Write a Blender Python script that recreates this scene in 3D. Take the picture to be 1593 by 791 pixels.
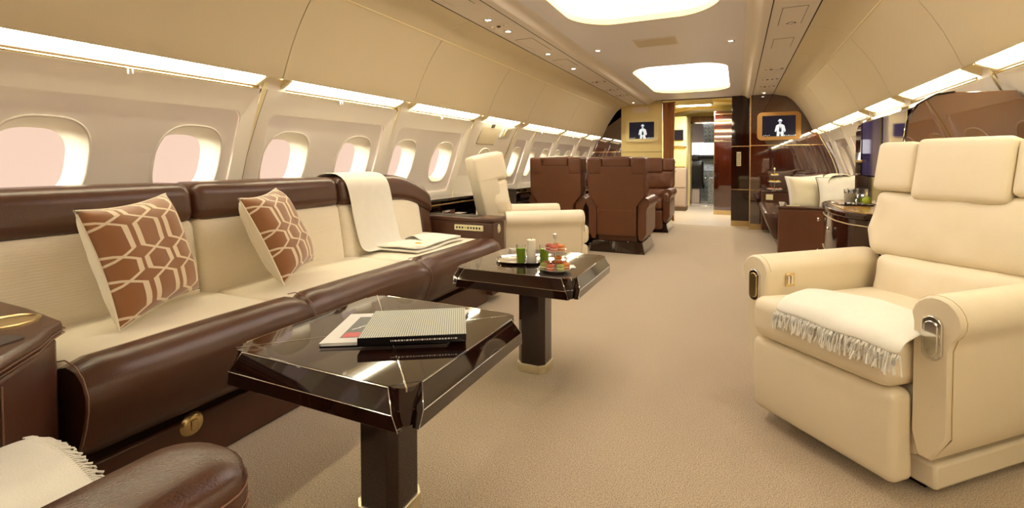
import bpy, bmesh, math, random
from mathutils import Vector, Matrix, noise
from mathutils.geometry import delaunay_2d_cdt
random.seed(7)
PI = math.pi
for o in list(bpy.data.objects): bpy.data.objects.remove(o)
S = bpy.context.scene
COL = S.collection
# ---------------------------------------------------------------- camera
H = 1.15
YAW, PIT, ROL, FPX, CYP = -.435, -.0259, -.0023, 754.8, 272.7
cam = bpy.data.cameras.new('camera'); camo = bpy.data.objects.new('camera', cam); COL.objects.link(camo)
fw = Vector((math.sin(YAW)*math.cos(PIT), math.cos(YAW)*math.cos(PIT), math.sin(PIT)))
r0 = Vector((math.cos(YAW), -math.sin(YAW), 0)); u0 = r0.cross(fw)
rr = math.cos(ROL)*r0 + math.sin(ROL)*u0; uu = -math.sin(ROL)*r0 + math.cos(ROL)*u0
M = Matrix((rr, uu, -fw)).transposed().to_4x4(); M.translation = (0, 0, H)
camo.matrix_world = M
cam.sensor_width = 36; cam.lens = FPX/1593*36; cam.shift_y = -(395.5-CYP)/1593
cam.clip_start = .02; cam.clip_end = 60
S.camera = camo
# ---------------------------------------------------------------- world, exposure
S.view_settings.view_transform = 'Standard'; S.view_settings.look = 'None'
S.view_settings.gamma = 1; S.view_settings.use_curve_mapping = False
S.view_settings.exposure = 0.2
W = bpy.data.worlds.new('sky'); S.world = W; W.use_nodes = True
wn = W.node_tree.nodes; wn['Background'].inputs[0].default_value = (1.0, .70, .54, 1); wn['Background'].inputs[1].default_value = .85
LAMP_COFFER, LAMP_STRIP, LAMP_SPOT = 2.2, 34.0, 12.0
sun = bpy.data.lights.new('sun', 'SUN'); sun.energy = 5.5; sun.angle = .4; sun.color = (1, .93, .75)
suno = bpy.data.objects.new('sun', sun); COL.objects.link(suno)
suno.rotation_euler = Vector((-.45, -1.0, .25)).to_track_quat('Z', 'Y').to_euler()  # light from outside and aft
S.cycles.max_bounces = 8; S.cycles.diffuse_bounces = 5; S.cycles.glossy_bounces = 5
S.cycles.sample_clamp_indirect = 6
S.cycles.use_denoising = True

# ---------------------------------------------------------------- materials
def srgb(r, g, b):
    f = lambda c: (c/255/12.92) if c/255 <= .04045 else ((c/255+.055)/1.055)**2.4
    return (f(r), f(g), f(b), 1)
MATS = {}
def mat(name, col, rough=.5, metal=0, coat=0, emit=None, estr=0, noise_scale=None, noise_amt=.1, bump=0, bump_scale=200, trans=0, spec=.5, alpha=1, sheen=0, ior=1.45):
    m = bpy.data.materials.new(name); m.use_nodes = True; nt = m.node_tree; b = nt.nodes['Principled BSDF']
    b.inputs['Base Color'].default_value = col; b.inputs['Roughness'].default_value = rough; b.inputs['Metallic'].default_value = metal
    b.inputs['Coat Weight'].default_value = coat; b.inputs['Coat Roughness'].default_value = .04
    b.inputs['Specular IOR Level'].default_value = spec; b.inputs['Transmission Weight'].default_value = trans
    b.inputs['IOR'].default_value = ior; b.inputs['Alpha'].default_value = alpha
    b.inputs['Sheen Weight'].default_value = sheen
    if emit: b.inputs['Emission Color'].default_value = emit; b.inputs['Emission Strength'].default_value = estr
    tc = nt.nodes.new('ShaderNodeTexCoord')
    if noise_scale:
        n = nt.nodes.new('ShaderNodeTexNoise'); n.inputs['Scale'].default_value = noise_scale; n.inputs['Detail'].default_value = 4
        nt.links.new(tc.outputs['Object'], n.inputs['Vector'])
        mx = nt.nodes.new('ShaderNodeMix'); mx.data_type = 'RGBA'
        mx.inputs[6].default_value = tuple(c*(1-noise_amt) for c in col[:3])+(1,); mx.inputs[7].default_value = tuple(min(1, c*(1+noise_amt)) for c in col[:3])+(1,)
        nt.links.new(n.outputs['Fac'], mx.inputs[0]); nt.links.new(mx.outputs[2], b.inputs['Base Color'])
    if bump:
        n = nt.nodes.new('ShaderNodeTexNoise'); n.inputs['Scale'].default_value = bump_scale; n.inputs['Detail'].default_value = 3
        nt.links.new(tc.outputs['Object'], n.inputs['Vector'])
        bp = nt.nodes.new('ShaderNodeBump'); bp.inputs['Strength'].default_value = bump; bp.inputs['Distance'].default_value = .002
        nt.links.new(n.outputs['Fac'], bp.inputs['Height']); nt.links.new(bp.outputs[0], b.inputs['Normal'])
    MATS[name] = m; return m
def wood(name, c1, c2, rough=.08, scale=(9, 9, .8), coat=1, dist=4):
    m = mat(name, c1, rough, coat=coat); nt = m.node_tree; b = nt.nodes['Principled BSDF']
    tc = nt.nodes.new('ShaderNodeTexCoord'); mp = nt.nodes.new('ShaderNodeMapping'); mp.inputs['Scale'].default_value = scale
    n = nt.nodes.new('ShaderNodeTexNoise'); n.inputs['Scale'].default_value = 3; n.inputs['Detail'].default_value = 6; n.inputs['Distortion'].default_value = dist*.3
    nt.links.new(tc.outputs['Object'], mp.inputs['Vector']); nt.links.new(mp.outputs[0], n.inputs['Vector'])
    mx = nt.nodes.new('ShaderNodeMix'); mx.data_type = 'RGBA'; mx.inputs[6].default_value = c1; mx.inputs[7].default_value = c2
    cr = nt.nodes.new('ShaderNodeMapRange'); cr.inputs[1].default_value = .35; cr.inputs[2].default_value = .65
    nt.links.new(n.outputs['Fac'], cr.inputs[0]); nt.links.new(cr.outputs[0], mx.inputs[0]); nt.links.new(mx.outputs[2], b.inputs['Base Color'])
    return m
def node_math(nt, op, a, b=None, c=None):
    n = nt.nodes.new('ShaderNodeMath'); n.operation = op
    for i, v in enumerate((a, b, c)):
        if v is None: continue
        if isinstance(v, (int, float)): n.inputs[i].default_value = v
        else: nt.links.new(v, n.inputs[i])
    return n.outputs[0]
m_shell = mat('shell_cream', srgb(226, 212, 182), .45, noise_scale=2, noise_amt=.02)
m_bin = mat('bin_cream', srgb(222, 208, 176), .5, noise_scale=2, noise_amt=.02)
m_ceil = mat('ceiling_white', srgb(234, 231, 236), .4, noise_scale=2, noise_amt=.02)
m_psu = mat('service_strip', srgb(230, 221, 210), .45, noise_scale=2, noise_amt=.02)
m_frame = mat('window_frame_cream', srgb(242, 235, 222), .4, noise_scale=2, noise_amt=.02)
m_wpanel = mat('window_panel_taupe', srgb(240, 232, 224), .12, coat=.6, noise_scale=3, noise_amt=.04)
m_reveal = mat('window_reveal', srgb(250, 244, 224), .5, noise_scale=3, noise_amt=.02)
m_rim = mat('coffer_rim', srgb(240, 212, 150), .5, noise_scale=3, noise_amt=.02)
m_post = mat('post_ivory', srgb(240, 226, 184), .3, noise_scale=3, noise_amt=.02)
m_groove = mat('groove_dark', srgb(40, 32, 26), .9, noise_scale=3, noise_amt=.1)
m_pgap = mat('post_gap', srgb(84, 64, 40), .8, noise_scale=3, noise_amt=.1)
m_gap = mat('dark_gap', srgb(96, 78, 58), .8, noise_scale=3, noise_amt=.1)
m_cream = mat('cream_leather', srgb(230, 217, 190), .42, noise_scale=6, noise_amt=.04, bump=.25, bump_scale=260)
m_creamshell = mat('cream_shell', srgb(224, 213, 188), .35, noise_scale=4, noise_amt=.03)
m_brown = mat('brown_leather', srgb(76, 47, 34), .27, noise_scale=7, noise_amt=.18, bump=.3, bump_scale=240)
m_tan = mat('chestnut_leather', srgb(94, 55, 33), .36, noise_scale=5, noise_amt=.16, bump=.3, bump_scale=240)
m_seam = mat('seam_thread', srgb(128, 92, 70), .6, noise_scale=50, noise_amt=.1)
m_seamc = mat('cream_seam', srgb(196, 172, 126), .6, noise_scale=50, noise_amt=.1)
m_fabric = mat('cream_fabric', srgb(232, 221, 196), .8, noise_scale=8, noise_amt=.04, bump=.6, bump_scale=300, sheen=.3)
m_throw = mat('ivory_knit', srgb(238, 234, 220), .9, noise_scale=20, noise_amt=.05, bump=.8, bump_scale=350, sheen=.4)
m_white = mat('white_cotton', srgb(232, 228, 220), .8, noise_scale=20, noise_amt=.05, bump=.4, bump_scale=300)
m_gloss = wood('gloss_dark_wood', srgb(26, 11, 8), srgb(38, 17, 11), .04)
m_gloss.node_tree.nodes['Principled BSDF'].inputs['Specular IOR Level'].default_value = .15
m_mahog = wood('mahogany_gloss', srgb(46, 15, 8), srgb(74, 27, 13), .06, (9, 9, .7))
m_credenza = wood('credenza_wood', srgb(38, 14, 10), srgb(52, 22, 14), .1, coat=.15)
m_violet = mat('violet_mirror', srgb(96, 84, 140), .08, metal=1, noise_scale=9, noise_amt=.3)
m_mahogmid = wood('mahogany_mid', srgb(96, 44, 22), srgb(132, 68, 34), .06, (5, 5, .6))
m_curtain = wood('curtain_brown', srgb(186, 128, 78), srgb(210, 152, 100), .7, (12, 12, .5), coat=0)
m_burl = wood('burl_wood', srgb(196, 140, 62), srgb(228, 178, 96), .2, (6, 3, 3), coat=.2)
m_partition = wood('partition_wood', srgb(82, 52, 28), srgb(94, 61, 34), .04, (7, 7, .8))
for mm_ in (m_partition, m_mahog): mm_.node_tree.nodes['Principled BSDF'].inputs['Coat IOR'].default_value = 2.1; mm_.node_tree.nodes['Principled BSDF'].inputs['Coat Roughness'].default_value = .015
m_gold = mat('brushed_gold', srgb(214, 190, 140), .25, metal=1, noise_scale=60, noise_amt=.06)
m_champ = mat('champagne_metal', srgb(226, 216, 186), .3, metal=.8, noise_scale=60, noise_amt=.05)
m_chrome = mat('chrome', srgb(225, 222, 214), .1, metal=1, noise_scale=60, noise_amt=.04)
m_black = mat('black_plastic', srgb(18, 15, 14), .3, noise_scale=20, noise_amt=.2)
m_ivory = mat('ivory_plastic', srgb(232, 222, 178), .35, noise_scale=20, noise_amt=.04)
m_grey = mat('grey_laminate', srgb(168, 152, 140), .4, noise_scale=8, noise_amt=.04)
m_galley = mat('galley_cream', srgb(226, 208, 142), .4, noise_scale=6, noise_amt=.03)
m_yellowpanel = mat('cream_bulkhead', srgb(222, 200, 136), .45, noise_scale=3, noise_amt=.04)
m_tvframe = mat('gold_frame', srgb(186, 142, 80), .3, metal=.4, noise_scale=30, noise_amt=.05)
m_tvframe2 = mat('ivory_frame', srgb(226, 208, 150), .35, noise_scale=30, noise_amt=.03)
m_glass = mat('clear_glass', (1, 1, 1, 1), .02, trans=1, ior=1.45, noise_scale=None)
m_glassv = mat('smoked_violet_glass', srgb(120, 106, 190), .03, trans=.75, ior=1.2)
m_pane = bpy.data.materials.new('window_pane'); m_pane.use_nodes = True
_n = m_pane.node_tree.nodes; _b = _n['Principled BSDF']; _b.inputs['Base Color'].default_value = (1, 1, 1, 1); _b.inputs['Roughness'].default_value = .05; _b.inputs['Alpha'].default_value = .04
m_diff = mat('strip_diffuser', (1, 1, 1, 1), .5, emit=(1, .9, .62, 1), estr=LAMP_STRIP)
m_coveglow = mat('strip_cove_glow', (1, 1, 1, 1), .5, emit=(1, .86, .58, 1), estr=1.05)  # dim emission on the cove, in place of light falling from the diffuser
m_coffer = mat('coffer_light', (1, 1, 1, 1), .5, emit=(1, .96, .94, 1), estr=LAMP_COFFER)
m_cofferrim = mat('coffer_led', (1, 1, 1, 1), .5, emit=(1, .96, .90, 1), estr=28.0)
m_spot = mat('downlight_lens', (1, 1, 1, 1), .5, emit=(1, .86, .7, 1), estr=LAMP_SPOT)
m_green = mat('green_juice', srgb(150, 190, 20), .2, noise_scale=30, noise_amt=.2)
m_wax = mat('white_wax', srgb(240, 234, 214), .4, noise_scale=20, noise_amt=.03)
m_porcelain = mat('white_porcelain', srgb(240, 238, 232), .12, coat=.5, noise_scale=8, noise_amt=.02)
m_yellow = mat('yellow_petal', srgb(220, 180, 30), .6, noise_scale=60, noise_amt=.1)
m_lime = mat('lime_green', srgb(176, 196, 60), .5, noise_scale=40, noise_amt=.15)
MAC = [mat('macaron_%s' % n, srgb(*c), .6, noise_scale=40, noise_amt=.12, bump=.4, bump_scale=120) for n, c in
       (('raspberry', (166, 74, 60)), ('orange', (190, 112, 44)), ('pistachio', (142, 146, 74)), ('coral', (180, 88, 66)), ('caramel', (170, 92, 42)))]
m_blackpage = mat('book_black', srgb(16, 14, 16), .25, noise_scale=20, noise_amt=.1)
m_paper = mat('page_white', srgb(232, 230, 226), .5, noise_scale=30, noise_amt=.02)
m_skydim = mat('cockpit_sky', (1, 1, 1, 1), .5, emit=(1, .98, .94, 1), estr=1.2)

def carpet():
    m = mat('carpet_beige', srgb(196, 168, 128), .95, sheen=.3); nt = m.node_tree; b = nt.nodes['Principled BSDF']
    tc = nt.nodes.new('ShaderNodeTexCoord')
    n1 = nt.nodes.new('ShaderNodeTexNoise'); n1.inputs['Scale'].default_value = 240; n1.inputs['Detail'].default_value = 2
    n2 = nt.nodes.new('ShaderNodeTexNoise'); n2.inputs['Scale'].default_value = 1.4; n2.inputs['Detail'].default_value = 3
    for n in (n1, n2): nt.links.new(tc.outputs['Object'], n.inputs['Vector'])
    cr = nt.nodes.new('ShaderNodeValToRGB'); e = cr.color_ramp.elements
    e[0].position = .36; e[0].color = srgb(138, 116, 88); e[1].position = .60; e[1].color = srgb(208, 189, 160)
    nt.links.new(n1.outputs['Fac'], cr.inputs[0])
    mx = nt.nodes.new('ShaderNodeMix'); mx.data_type = 'RGBA'; mx.blend_type = 'MULTIPLY'; mx.inputs[0].default_value = .25
    nt.links.new(cr.outputs[0], mx.inputs[6]); nt.links.new(n2.outputs['Color'], mx.inputs[7]); 
    hs = nt.nodes.new('ShaderNodeMapRange'); hs.inputs[3].default_value = .7; hs.inputs[4].default_value = 1.2
    nt.links.new(n2.outputs['Fac'], hs.inputs[0]); nt.links.new(hs.outputs[0], mx.inputs[7])
    nt.links.new(mx.outputs[2], b.inputs['Base Color'])
    bp = nt.nodes.new('ShaderNodeBump'); bp.inputs['Strength'].default_value = .8; bp.inputs['Distance'].default_value = .006
    nt.links.new(n1.outputs['Fac'], bp.inputs['Height']); nt.links.new(bp.outputs[0], b.inputs['Normal'])
    return m
m_carpet = carpet()
m_vfloor = mat('vestibule_floor', srgb(196, 184, 168), .3, noise_scale=5, noise_amt=.05)

def ribbed():   # fine ribbed upholstery fabric
    m = mat('ribbed_cream_fabric', srgb(234, 219, 184), .8, sheen=.3); nt = m.node_tree; b = nt.nodes['Principled BSDF']
    tc = nt.nodes.new('ShaderNodeTexCoord'); w = nt.nodes.new('ShaderNodeTexWave'); w.bands_direction = 'Z'; w.inputs['Scale'].default_value = 28; w.inputs['Distortion'].default_value = 1.5; w.inputs['Detail'].default_value = 2
    nt.links.new(tc.outputs['Object'], w.inputs['Vector'])
    bp = nt.nodes.new('ShaderNodeBump'); bp.inputs['Strength'].default_value = .35; bp.inputs['Distance'].default_value = .002
    nt.links.new(w.outputs['Fac'], bp.inputs['Height']); nt.links.new(bp.outputs[0], b.inputs['Normal'])
    n = nt.nodes.new('ShaderNodeTexNoise'); n.inputs['Scale'].default_value = 5; nt.links.new(tc.outputs['Object'], n.inputs['Vector'])
    mx = nt.nodes.new('ShaderNodeMix'); mx.data_type = 'RGBA'; mx.inputs[6].default_value = srgb(228, 216, 190); mx.inputs[7].default_value = srgb(238, 228, 206)
    nt.links.new(n.outputs['Fac'], mx.inputs[0]); nt.links.new(mx.outputs[2], b.inputs['Base Color'])
    return m
m_rib = ribbed()

def trellis():  # interlaced hexagon lattice of cream velvet bands on brown
    m = mat('trellis_velvet', srgb(150, 96, 60), .7, sheen=.5); nt = m.node_tree; b = nt.nodes['Principled BSDF']
    tc = nt.nodes.new('ShaderNodeTexCoord'); sp = nt.nodes.new('ShaderNodeSeparateXYZ'); nt.links.new(tc.outputs['UV'], sp.inputs[0])
    U, V = sp.outputs[0], sp.outputs[1]
    def chain(u, off, ph, width):     # a column of hexagons joined by narrow necks
        x = node_math(nt, 'ABSOLUTE', node_math(nt, 'MULTIPLY', node_math(nt, 'SUBTRACT', node_math(nt, 'FRACT', node_math(nt, 'ADD', node_math(nt, 'MULTIPLY', u, 1.5), off)), .5), 2.0))
        t = node_math(nt, 'PINGPONG', node_math(nt, 'ADD', node_math(nt, 'MULTIPLY', V, 2.0), ph), .5)
        t = node_math(nt, 'MULTIPLY', node_math(nt, 'MINIMUM', node_math(nt, 'MAXIMUM', node_math(nt, 'SUBTRACT', t, .10), 0.0), .20), 3.6)
        w = node_math(nt, 'ADD', t, .13)
        return node_math(nt, 'LESS_THAN', node_math(nt, 'ABSOLUTE', node_math(nt, 'SUBTRACT', x, w)), width)
    a = chain(U, .12, .1, .078); c = chain(U, .62, .1, .078)
    k = node_math(nt, 'MAXIMUM', a, c)
    mx = nt.nodes.new('ShaderNodeMix'); mx.data_type = 'RGBA'; mx.inputs[6].default_value = srgb(142, 92, 50); mx.inputs[7].default_value = srgb(226, 208, 178)
    nt.links.new(k, mx.inputs[0]); nt.links.new(mx.outputs[2], b.inputs['Base Color'])
    bp = nt.nodes.new('ShaderNodeBump'); bp.inputs['Strength'].default_value = .4; bp.inputs['Distance'].default_value = .004; bp.invert = True
    nt.links.new(k, bp.inputs['Height']); nt.links.new(bp.outputs[0], b.inputs['Normal'])
    return m
m_trellis = trellis()
def dots(name, c1, c2, sc):
    m = mat(name, c1, .8); nt = m.node_tree; b = nt.nodes['Principled BSDF']
    tc = nt.nodes.new('ShaderNodeTexCoord'); ck = nt.nodes.new('ShaderNodeTexChecker'); ck.inputs['Scale'].default_value = sc
    ck.inputs[1].default_value = c1; ck.inputs[2].default_value = c2
    nt.links.new(tc.outputs['UV'], ck.inputs['Vector']); nt.links.new(ck.outputs['Color'], b.inputs['Base Color']); return m
m_dots = dots('dotted_linen', srgb(226, 218, 196), srgb(206, 196, 168), 44)

def stripes_book():
    m = mat('striped_cover', srgb(170, 172, 160), .35); nt = m.node_tree; b = nt.nodes['Principled BSDF']
    tc = nt.nodes.new('ShaderNodeTexCoord'); sp = nt.nodes.new('ShaderNodeSeparateXYZ'); nt.links.new(tc.outputs['UV'], sp.inputs[0])
    a = node_math(nt, 'LESS_THAN', node_math(nt, 'FRACT', node_math(nt, 'MULTIPLY', sp.outputs[0], 46)), .48)
    r = node_math(nt, 'LESS_THAN', node_math(nt, 'FRACT', node_math(nt, 'MULTIPLY', sp.outputs[1], 20)), .72)
    k = node_math(nt, 'MULTIPLY', a, r)
    n = nt.nodes.new('ShaderNodeTexNoise'); n.inputs['Scale'].default_value = 3.5; nt.links.new(tc.outputs['UV'], n.inputs['Vector'])
    cr = nt.nodes.new('ShaderNodeMix'); cr.data_type = 'RGBA'; cr.inputs[6].default_value = srgb(176, 188, 196); cr.inputs[7].default_value = srgb(204, 200, 160)
    nt.links.new(n.outputs['Fac'], cr.inputs[0])
    mx = nt.nodes.new('ShaderNodeMix'); mx.data_type = 'RGBA'; mx.inputs[7].default_value = srgb(62, 62, 58)
    nt.links.new(k, mx.inputs[0]); nt.links.new(cr.outputs[2], mx.inputs[6]); nt.links.new(mx.outputs[2], b.inputs['Base Color'])
    return m
m_stripe = stripes_book()
def panel_tex(name, c1, c2, c3, sc, emit=0):
    m = mat(name, c1, .5); nt = m.node_tree; b = nt.nodes['Principled BSDF']
    tc = nt.nodes.new('ShaderNodeTexCoord'); v = nt.nodes.new('ShaderNodeTexVoronoi'); v.distance = 'CHEBYCHEV'; v.inputs['Scale'].default_value = sc; v.inputs['Randomness'].default_value = .5
    nt.links.new(tc.outputs['Object'], v.inputs['Vector'])
    cr = nt.nodes.new('ShaderNodeValToRGB'); e = cr.color_ramp.elements; e[0].position = .15; e[0].color = c2; e[1].position = .3; e[1].color = c1
    e.new(.62).color = c3
    nt.links.new(v.outputs['Distance'], cr.inputs[0]); nt.links.new(cr.outputs[0], b.inputs['Base Color'])
    return m
m_instr = panel_tex('instrument_panel', srgb(120, 124, 120), srgb(34, 38, 40), srgb(150, 152, 148), 26)
m_movie = mat('movie_screen', srgb(8, 8, 16), .15, emit=srgb(20, 19, 34), estr=.8)
m_moviefig = mat('movie_figure', srgb(220, 230, 235), .5, emit=srgb(190, 205, 215), estr=.6)
m_moviedk = mat('movie_shadow', srgb(20, 24, 34), .5, emit=srgb(50, 60, 80), estr=.5)

# ---------------------------------------------------------------- helpers
def tag(o, label=None, cat=None, group=None, kind=None):
    if label: o['label'] = label
    if cat: o['category'] = cat
    if group: o['group'] = group
    if kind: o['kind'] = kind
    return o
def thing(name, label, cat, loc=(0, 0, 0), rz=0, group=None):
    o = bpy.data.objects.new(name, None); o.empty_display_size = .05; COL.objects.link(o); o.location = loc; o.rotation_euler = (0, 0, rz)
    return tag(o, label, cat, group)
def link(name, me, m, parent=None, smooth=None, bev=0, seg=2, loc=None):
    o = bpy.data.objects.new(name, me); COL.objects.link(o)
    if m:
        for mm in (m if isinstance(m, (list, tuple)) else [m]): me.materials.append(mm)
    if smooth is not None:
        me.polygons.foreach_set('use_smooth', [True]*len(me.polygons))
        if smooth < 180: me.set_sharp_from_angle(angle=math.radians(smooth))
    if bev:
        b = o.modifiers.new('bevel', 'BEVEL'); b.width = bev; b.segments = seg; b.limit_method = 'ANGLE'; b.angle_limit = math.radians(35)
    if parent: o.parent = parent
    if loc: o.location = loc
    return o
def mesh(bm, fix=True):
    if fix: bmesh.ops.recalc_face_normals(bm, faces=bm.faces)
    me = bpy.data.meshes.new('m'); bm.to_mesh(me); bm.free(); return me
class G:
    """collects shapes into one bmesh"""
    def __init__(s): s.bm = bmesh.new()
    def box(s, x0, x1, y0, y1, z0, z1, mx=None):
        vs = [Vector((x, y, z)) for z in (z0, z1) for y in (y0, y1) for x in (x0, x1)]
        if mx: vs = [mx @ v for v in vs]
        v = [s.bm.verts.new(p) for p in vs]
        for f in ((0, 1, 3, 2), (4, 6, 7, 5), (0, 4, 5, 1), (2, 3, 7, 6), (0, 2, 6, 4), (1, 5, 7, 3)): s.bm.faces.new([v[i] for i in f])
        return s
    def prism(s, pts, a, b, axis='z', mx=None):
        def P(p, t):
            if axis == 'z': q = (p[0], p[1], t)
            elif axis == 'y': q = (p[0], t, p[1])
            else: q = (t, p[0], p[1])
            return mx @ Vector(q) if mx else Vector(q)
        A = [s.bm.verts.new(P(p, a)) for p in pts]; B = [s.bm.verts.new(P(p, b)) for p in pts]
        n = len(pts); s.bm.faces.new(A[::-1]); s.bm.faces.new(B)
        for i in range(n): s.bm.faces.new((A[i], A[(i+1) % n], B[(i+1) % n], B[i]))
        return s
    def lathe(s, prof, c=(0, 0, 0), n=24, mx=None):
        rings = []
        for r, z in prof:
            rings.append([s.bm.verts.new((mx @ Vector((r*math.cos(2*PI*i/n), r*math.sin(2*PI*i/n), z))) if mx else Vector((c[0]+r*math.cos(2*PI*i/n), c[1]+r*math.sin(2*PI*i/n), c[2]+z))) for i in range(n)])
        for a, b in zip(rings, rings[1:]):
            for i in range(n): s.bm.faces.new((a[i], a[(i+1) % n], b[(i+1) % n], b[i]))
        if prof[0][0] > 1e-6: s.bm.faces.new(rings[0][::-1])
        if prof[-1][0] > 1e-6: s.bm.faces.new(rings[-1])
        return s
    def tube(s, pts, r, n=8, closed=False):
        pts = [Vector(p) for p in pts]; rings = []
        m = len(pts)
        for i, p in enumerate(pts):
            a = pts[(i-1) % m] if (closed or i > 0) else p; b = pts[(i+1) % m] if (closed or i < m-1) else p
            t = (b-a).normalized(); up = Vector((0, 0, 1)) if abs(t.z) < .9 else Vector((1, 0, 0))
            x = t.cross(up).normalized(); y = x.cross(t)
            R = r[i] if isinstance(r, (list, tuple)) else r
            rings.append([s.bm.verts.new(p+R*(math.cos(2*PI*k/n)*x+math.sin(2*PI*k/n)*y)) for k in range(n)])
        seq = list(zip(rings, rings[1:])) + ([(rings[-1], rings[0])] if closed else [])
        for a, b in seq:
            for i in range(n): s.bm.faces.new((a[i], a[(i+1) % n], b[(i+1) % n], b[i]))
        if not closed: s.bm.faces.new(rings[0][::-1]); s.bm.faces.new(rings[-1])
        return s
    def grid(s, nu, nv, f, wrap=False):
        vs = [[s.bm.verts.new(f(i/nu, j/nv)) for j in range(nv+1)] for i in range(nu+1)]
        for i in range(nu):
            for j in range(nv): s.bm.faces.new((vs[i][j], vs[i+1][j], vs[i+1][j+1], vs[i][j+1]))
        return s
    def done(s, name, m, parent=None, smooth=40, bev=0, seg=2, loc=None):
        return link(name, mesh(s.bm), m, parent, smooth, bev, seg, loc)
def box(name, x0, x1, y0, y1, z0, z1, m, parent=None, bev=.003, seg=2, loc=None):
    return G().box(x0, x1, y0, y1, z0, z1).done(name, m, parent, 40, bev, seg, loc)
def bxthing(name, x0, x1, y0, y1, z0, z1, m, label=None, cat=None, bev=.003, kind=None, group=None):
    cx, cy = (x0+x1)/2, (y0+y1)/2
    o = box(name, x0-cx, x1-cx, y0-cy, y1-cy, 0, z1-z0, m, None, bev, 2, (cx, cy, z0)); return tag(o, label, cat, group, kind)
def pad(name, c, half, r, m, parent=None, puff=(0, 0, 0), deform=None, n=14, mx=None, crease=0):
    """soft upholstered block: rounded box with puffed faces"""
    bm = bmesh.new(); bmesh.ops.create_cube(bm, size=2)
    bmesh.ops.subdivide_edges(bm, edges=bm.edges[:], cuts=n, use_grid_fill=True)
    hx = Vector(half); r = min(r, min(hx)*.999); inner = Vector((hx.x-r, hx.y-r, hx.z-r)); k = .72
    def rm(t, inn, rad):
        a = abs(t); s = 1 if t >= 0 else -1
        return s*(a/k*inn if a <= k else inn+(a-k)/(1-k)*rad)
    for v in bm.verts:
        t = v.co.copy(); p = Vector([rm(t[i], inner[i], r) for i in range(3)])
        q = Vector([max(-inner[i], min(inner[i], p[i])) for i in range(3)]); d = p-q
        if d.length > 1e-9: p = q+d.normalized()*r*(1 if True else 0)
        u = [min(1, abs(p[i])/hx[i]) for i in range(3)]
        g = lambda a: 1-a**2.4
        p.x += puff[0]*(t.x)*g(u[1])*g(u[2]); p.y += puff[1]*(t.y)*g(u[0])*g(u[2]); p.z += puff[2]*(t.z)*g(u[0])*g(u[1])
        p = p+Vector(c)
        if deform: p = Vector(deform(p))
        if mx: p = mx @ p
        v.co = p
    return link(name, mesh(bm), m, parent, 180)
def rrect(x0, x1, y0, y1, r, n=6):
    out = []
    for cx, cy, a in ((x1-r, y1-r, 0), (x0+r, y1-r, 90), (x0+r, y0+r, 180), (x1-r, y0+r, 270)):
        for i in range(n+1):
            t = math.radians(a+90*i/n); out.append((cx+r*math.cos(t), cy+r*math.sin(t)))
    return out
def superell(cx, cy, a, b, p=2.8, n=40):
    out = []
    for i in range(n):
        t = 2*PI*i/n; c, s = math.cos(t), math.sin(t)
        out.append((cx+a*math.copysign(abs(c)**(2/p), c), cy+b*math.copysign(abs(s)**(2/p), s)))
    return out
def inside(p, poly):
    c = False; n = len(poly); x, y = p
    for i in range(n):
        x1, y1 = poly[i]; x2, y2 = poly[(i+1) % n]
        if (y1 > y) != (y2 > y) and x < (x2-x1)*(y-y1)/(y2-y1)+x1: c = not c
    return c
def sheet_faces(outer, holes, gx=(), gy=()):
    pts = [Vector(p) for p in outer]; faces = [list(range(len(outer)))]; ed = []
    k = len(pts)
    for h in holes:
        ed += [(k+i, k+(i+1) % len(h)) for i in range(len(h))]; pts += [Vector(p) for p in h]; k = len(pts)
    ed += [(i, (i+1) % len(outer)) for i in range(len(outer))]
    for x in gx:
        for y in gy:
            if inside((x, y), outer) and not any(inside((x, y), h) for h in holes): pts.append(Vector((x, y)))
    v, e, f, *_ = delaunay_2d_cdt(pts, ed, [], 1, 1e-5)
    out = []
    for t in f:
        c = sum((v[i] for i in t), Vector((0, 0)))/len(t)
        if inside(c, outer) and not any(inside(c, h) for h in holes): out.append(t)
    return v, out
def sheet(g, outer, holes, fmap, gx=(), gy=()):
    v, fs = sheet_faces(outer, holes, gx, gy); vs = {}
    for t in fs:
        for i in t:
            if i not in vs: vs[i] = g.bm.verts.new(fmap(v[i].x, v[i].y))
        try: g.bm.faces.new([vs[i] for i in t])
        except ValueError: pass
def dup(root, loc=None, rz=None, label=None, parent=None):
    c = root.copy(); COL.objects.link(c)
    if loc is not None: c.location = loc
    if rz is not None: c.rotation_euler = (0, 0, rz)
    if label: c['label'] = label
    if parent: c.parent = parent
    for ch in list(root.children): dup(ch, parent=c)
    return c
def frange(a, b, n): return [a+(b-a)*i/n for i in range(n+1)]

# ================================================================ THE CABIN SHELL
XC = -.705; YB = -3.0; YF = 9.8
PROF = [(0, 2.02), (.3, 2.12), (.6, 2.18), (.85, 2.19), (1.0, 2.165), (1.2, 2.10), (1.44, 1.99), (1.60, 1.905), (1.80, 1.86)]
def hw(z):
    for (z0, a), (z1, b) in zip(PROF, PROF[1:]):
        if z <= z1: t = (z-z0)/(z1-z0); return a+(b-a)*t
    return PROF[-1][1]
def WX(side, z, off=0):   # side -1 left, +1 right
    return XC+side*(hw(z)+off)
SN = {-1: 'left', 1: 'right'}
# floor
g = G(); g.box(-3.1, 1.7, YB, 9.45, -.05, 0); tag(g.done('floor', m_carpet), kind='structure')
g = G(); g.box(-3.1, 1.7, 9.45, 15.9, -.05, .0); fl2 = tag(g.done('floor', m_vfloor), kind='structure')
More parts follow.
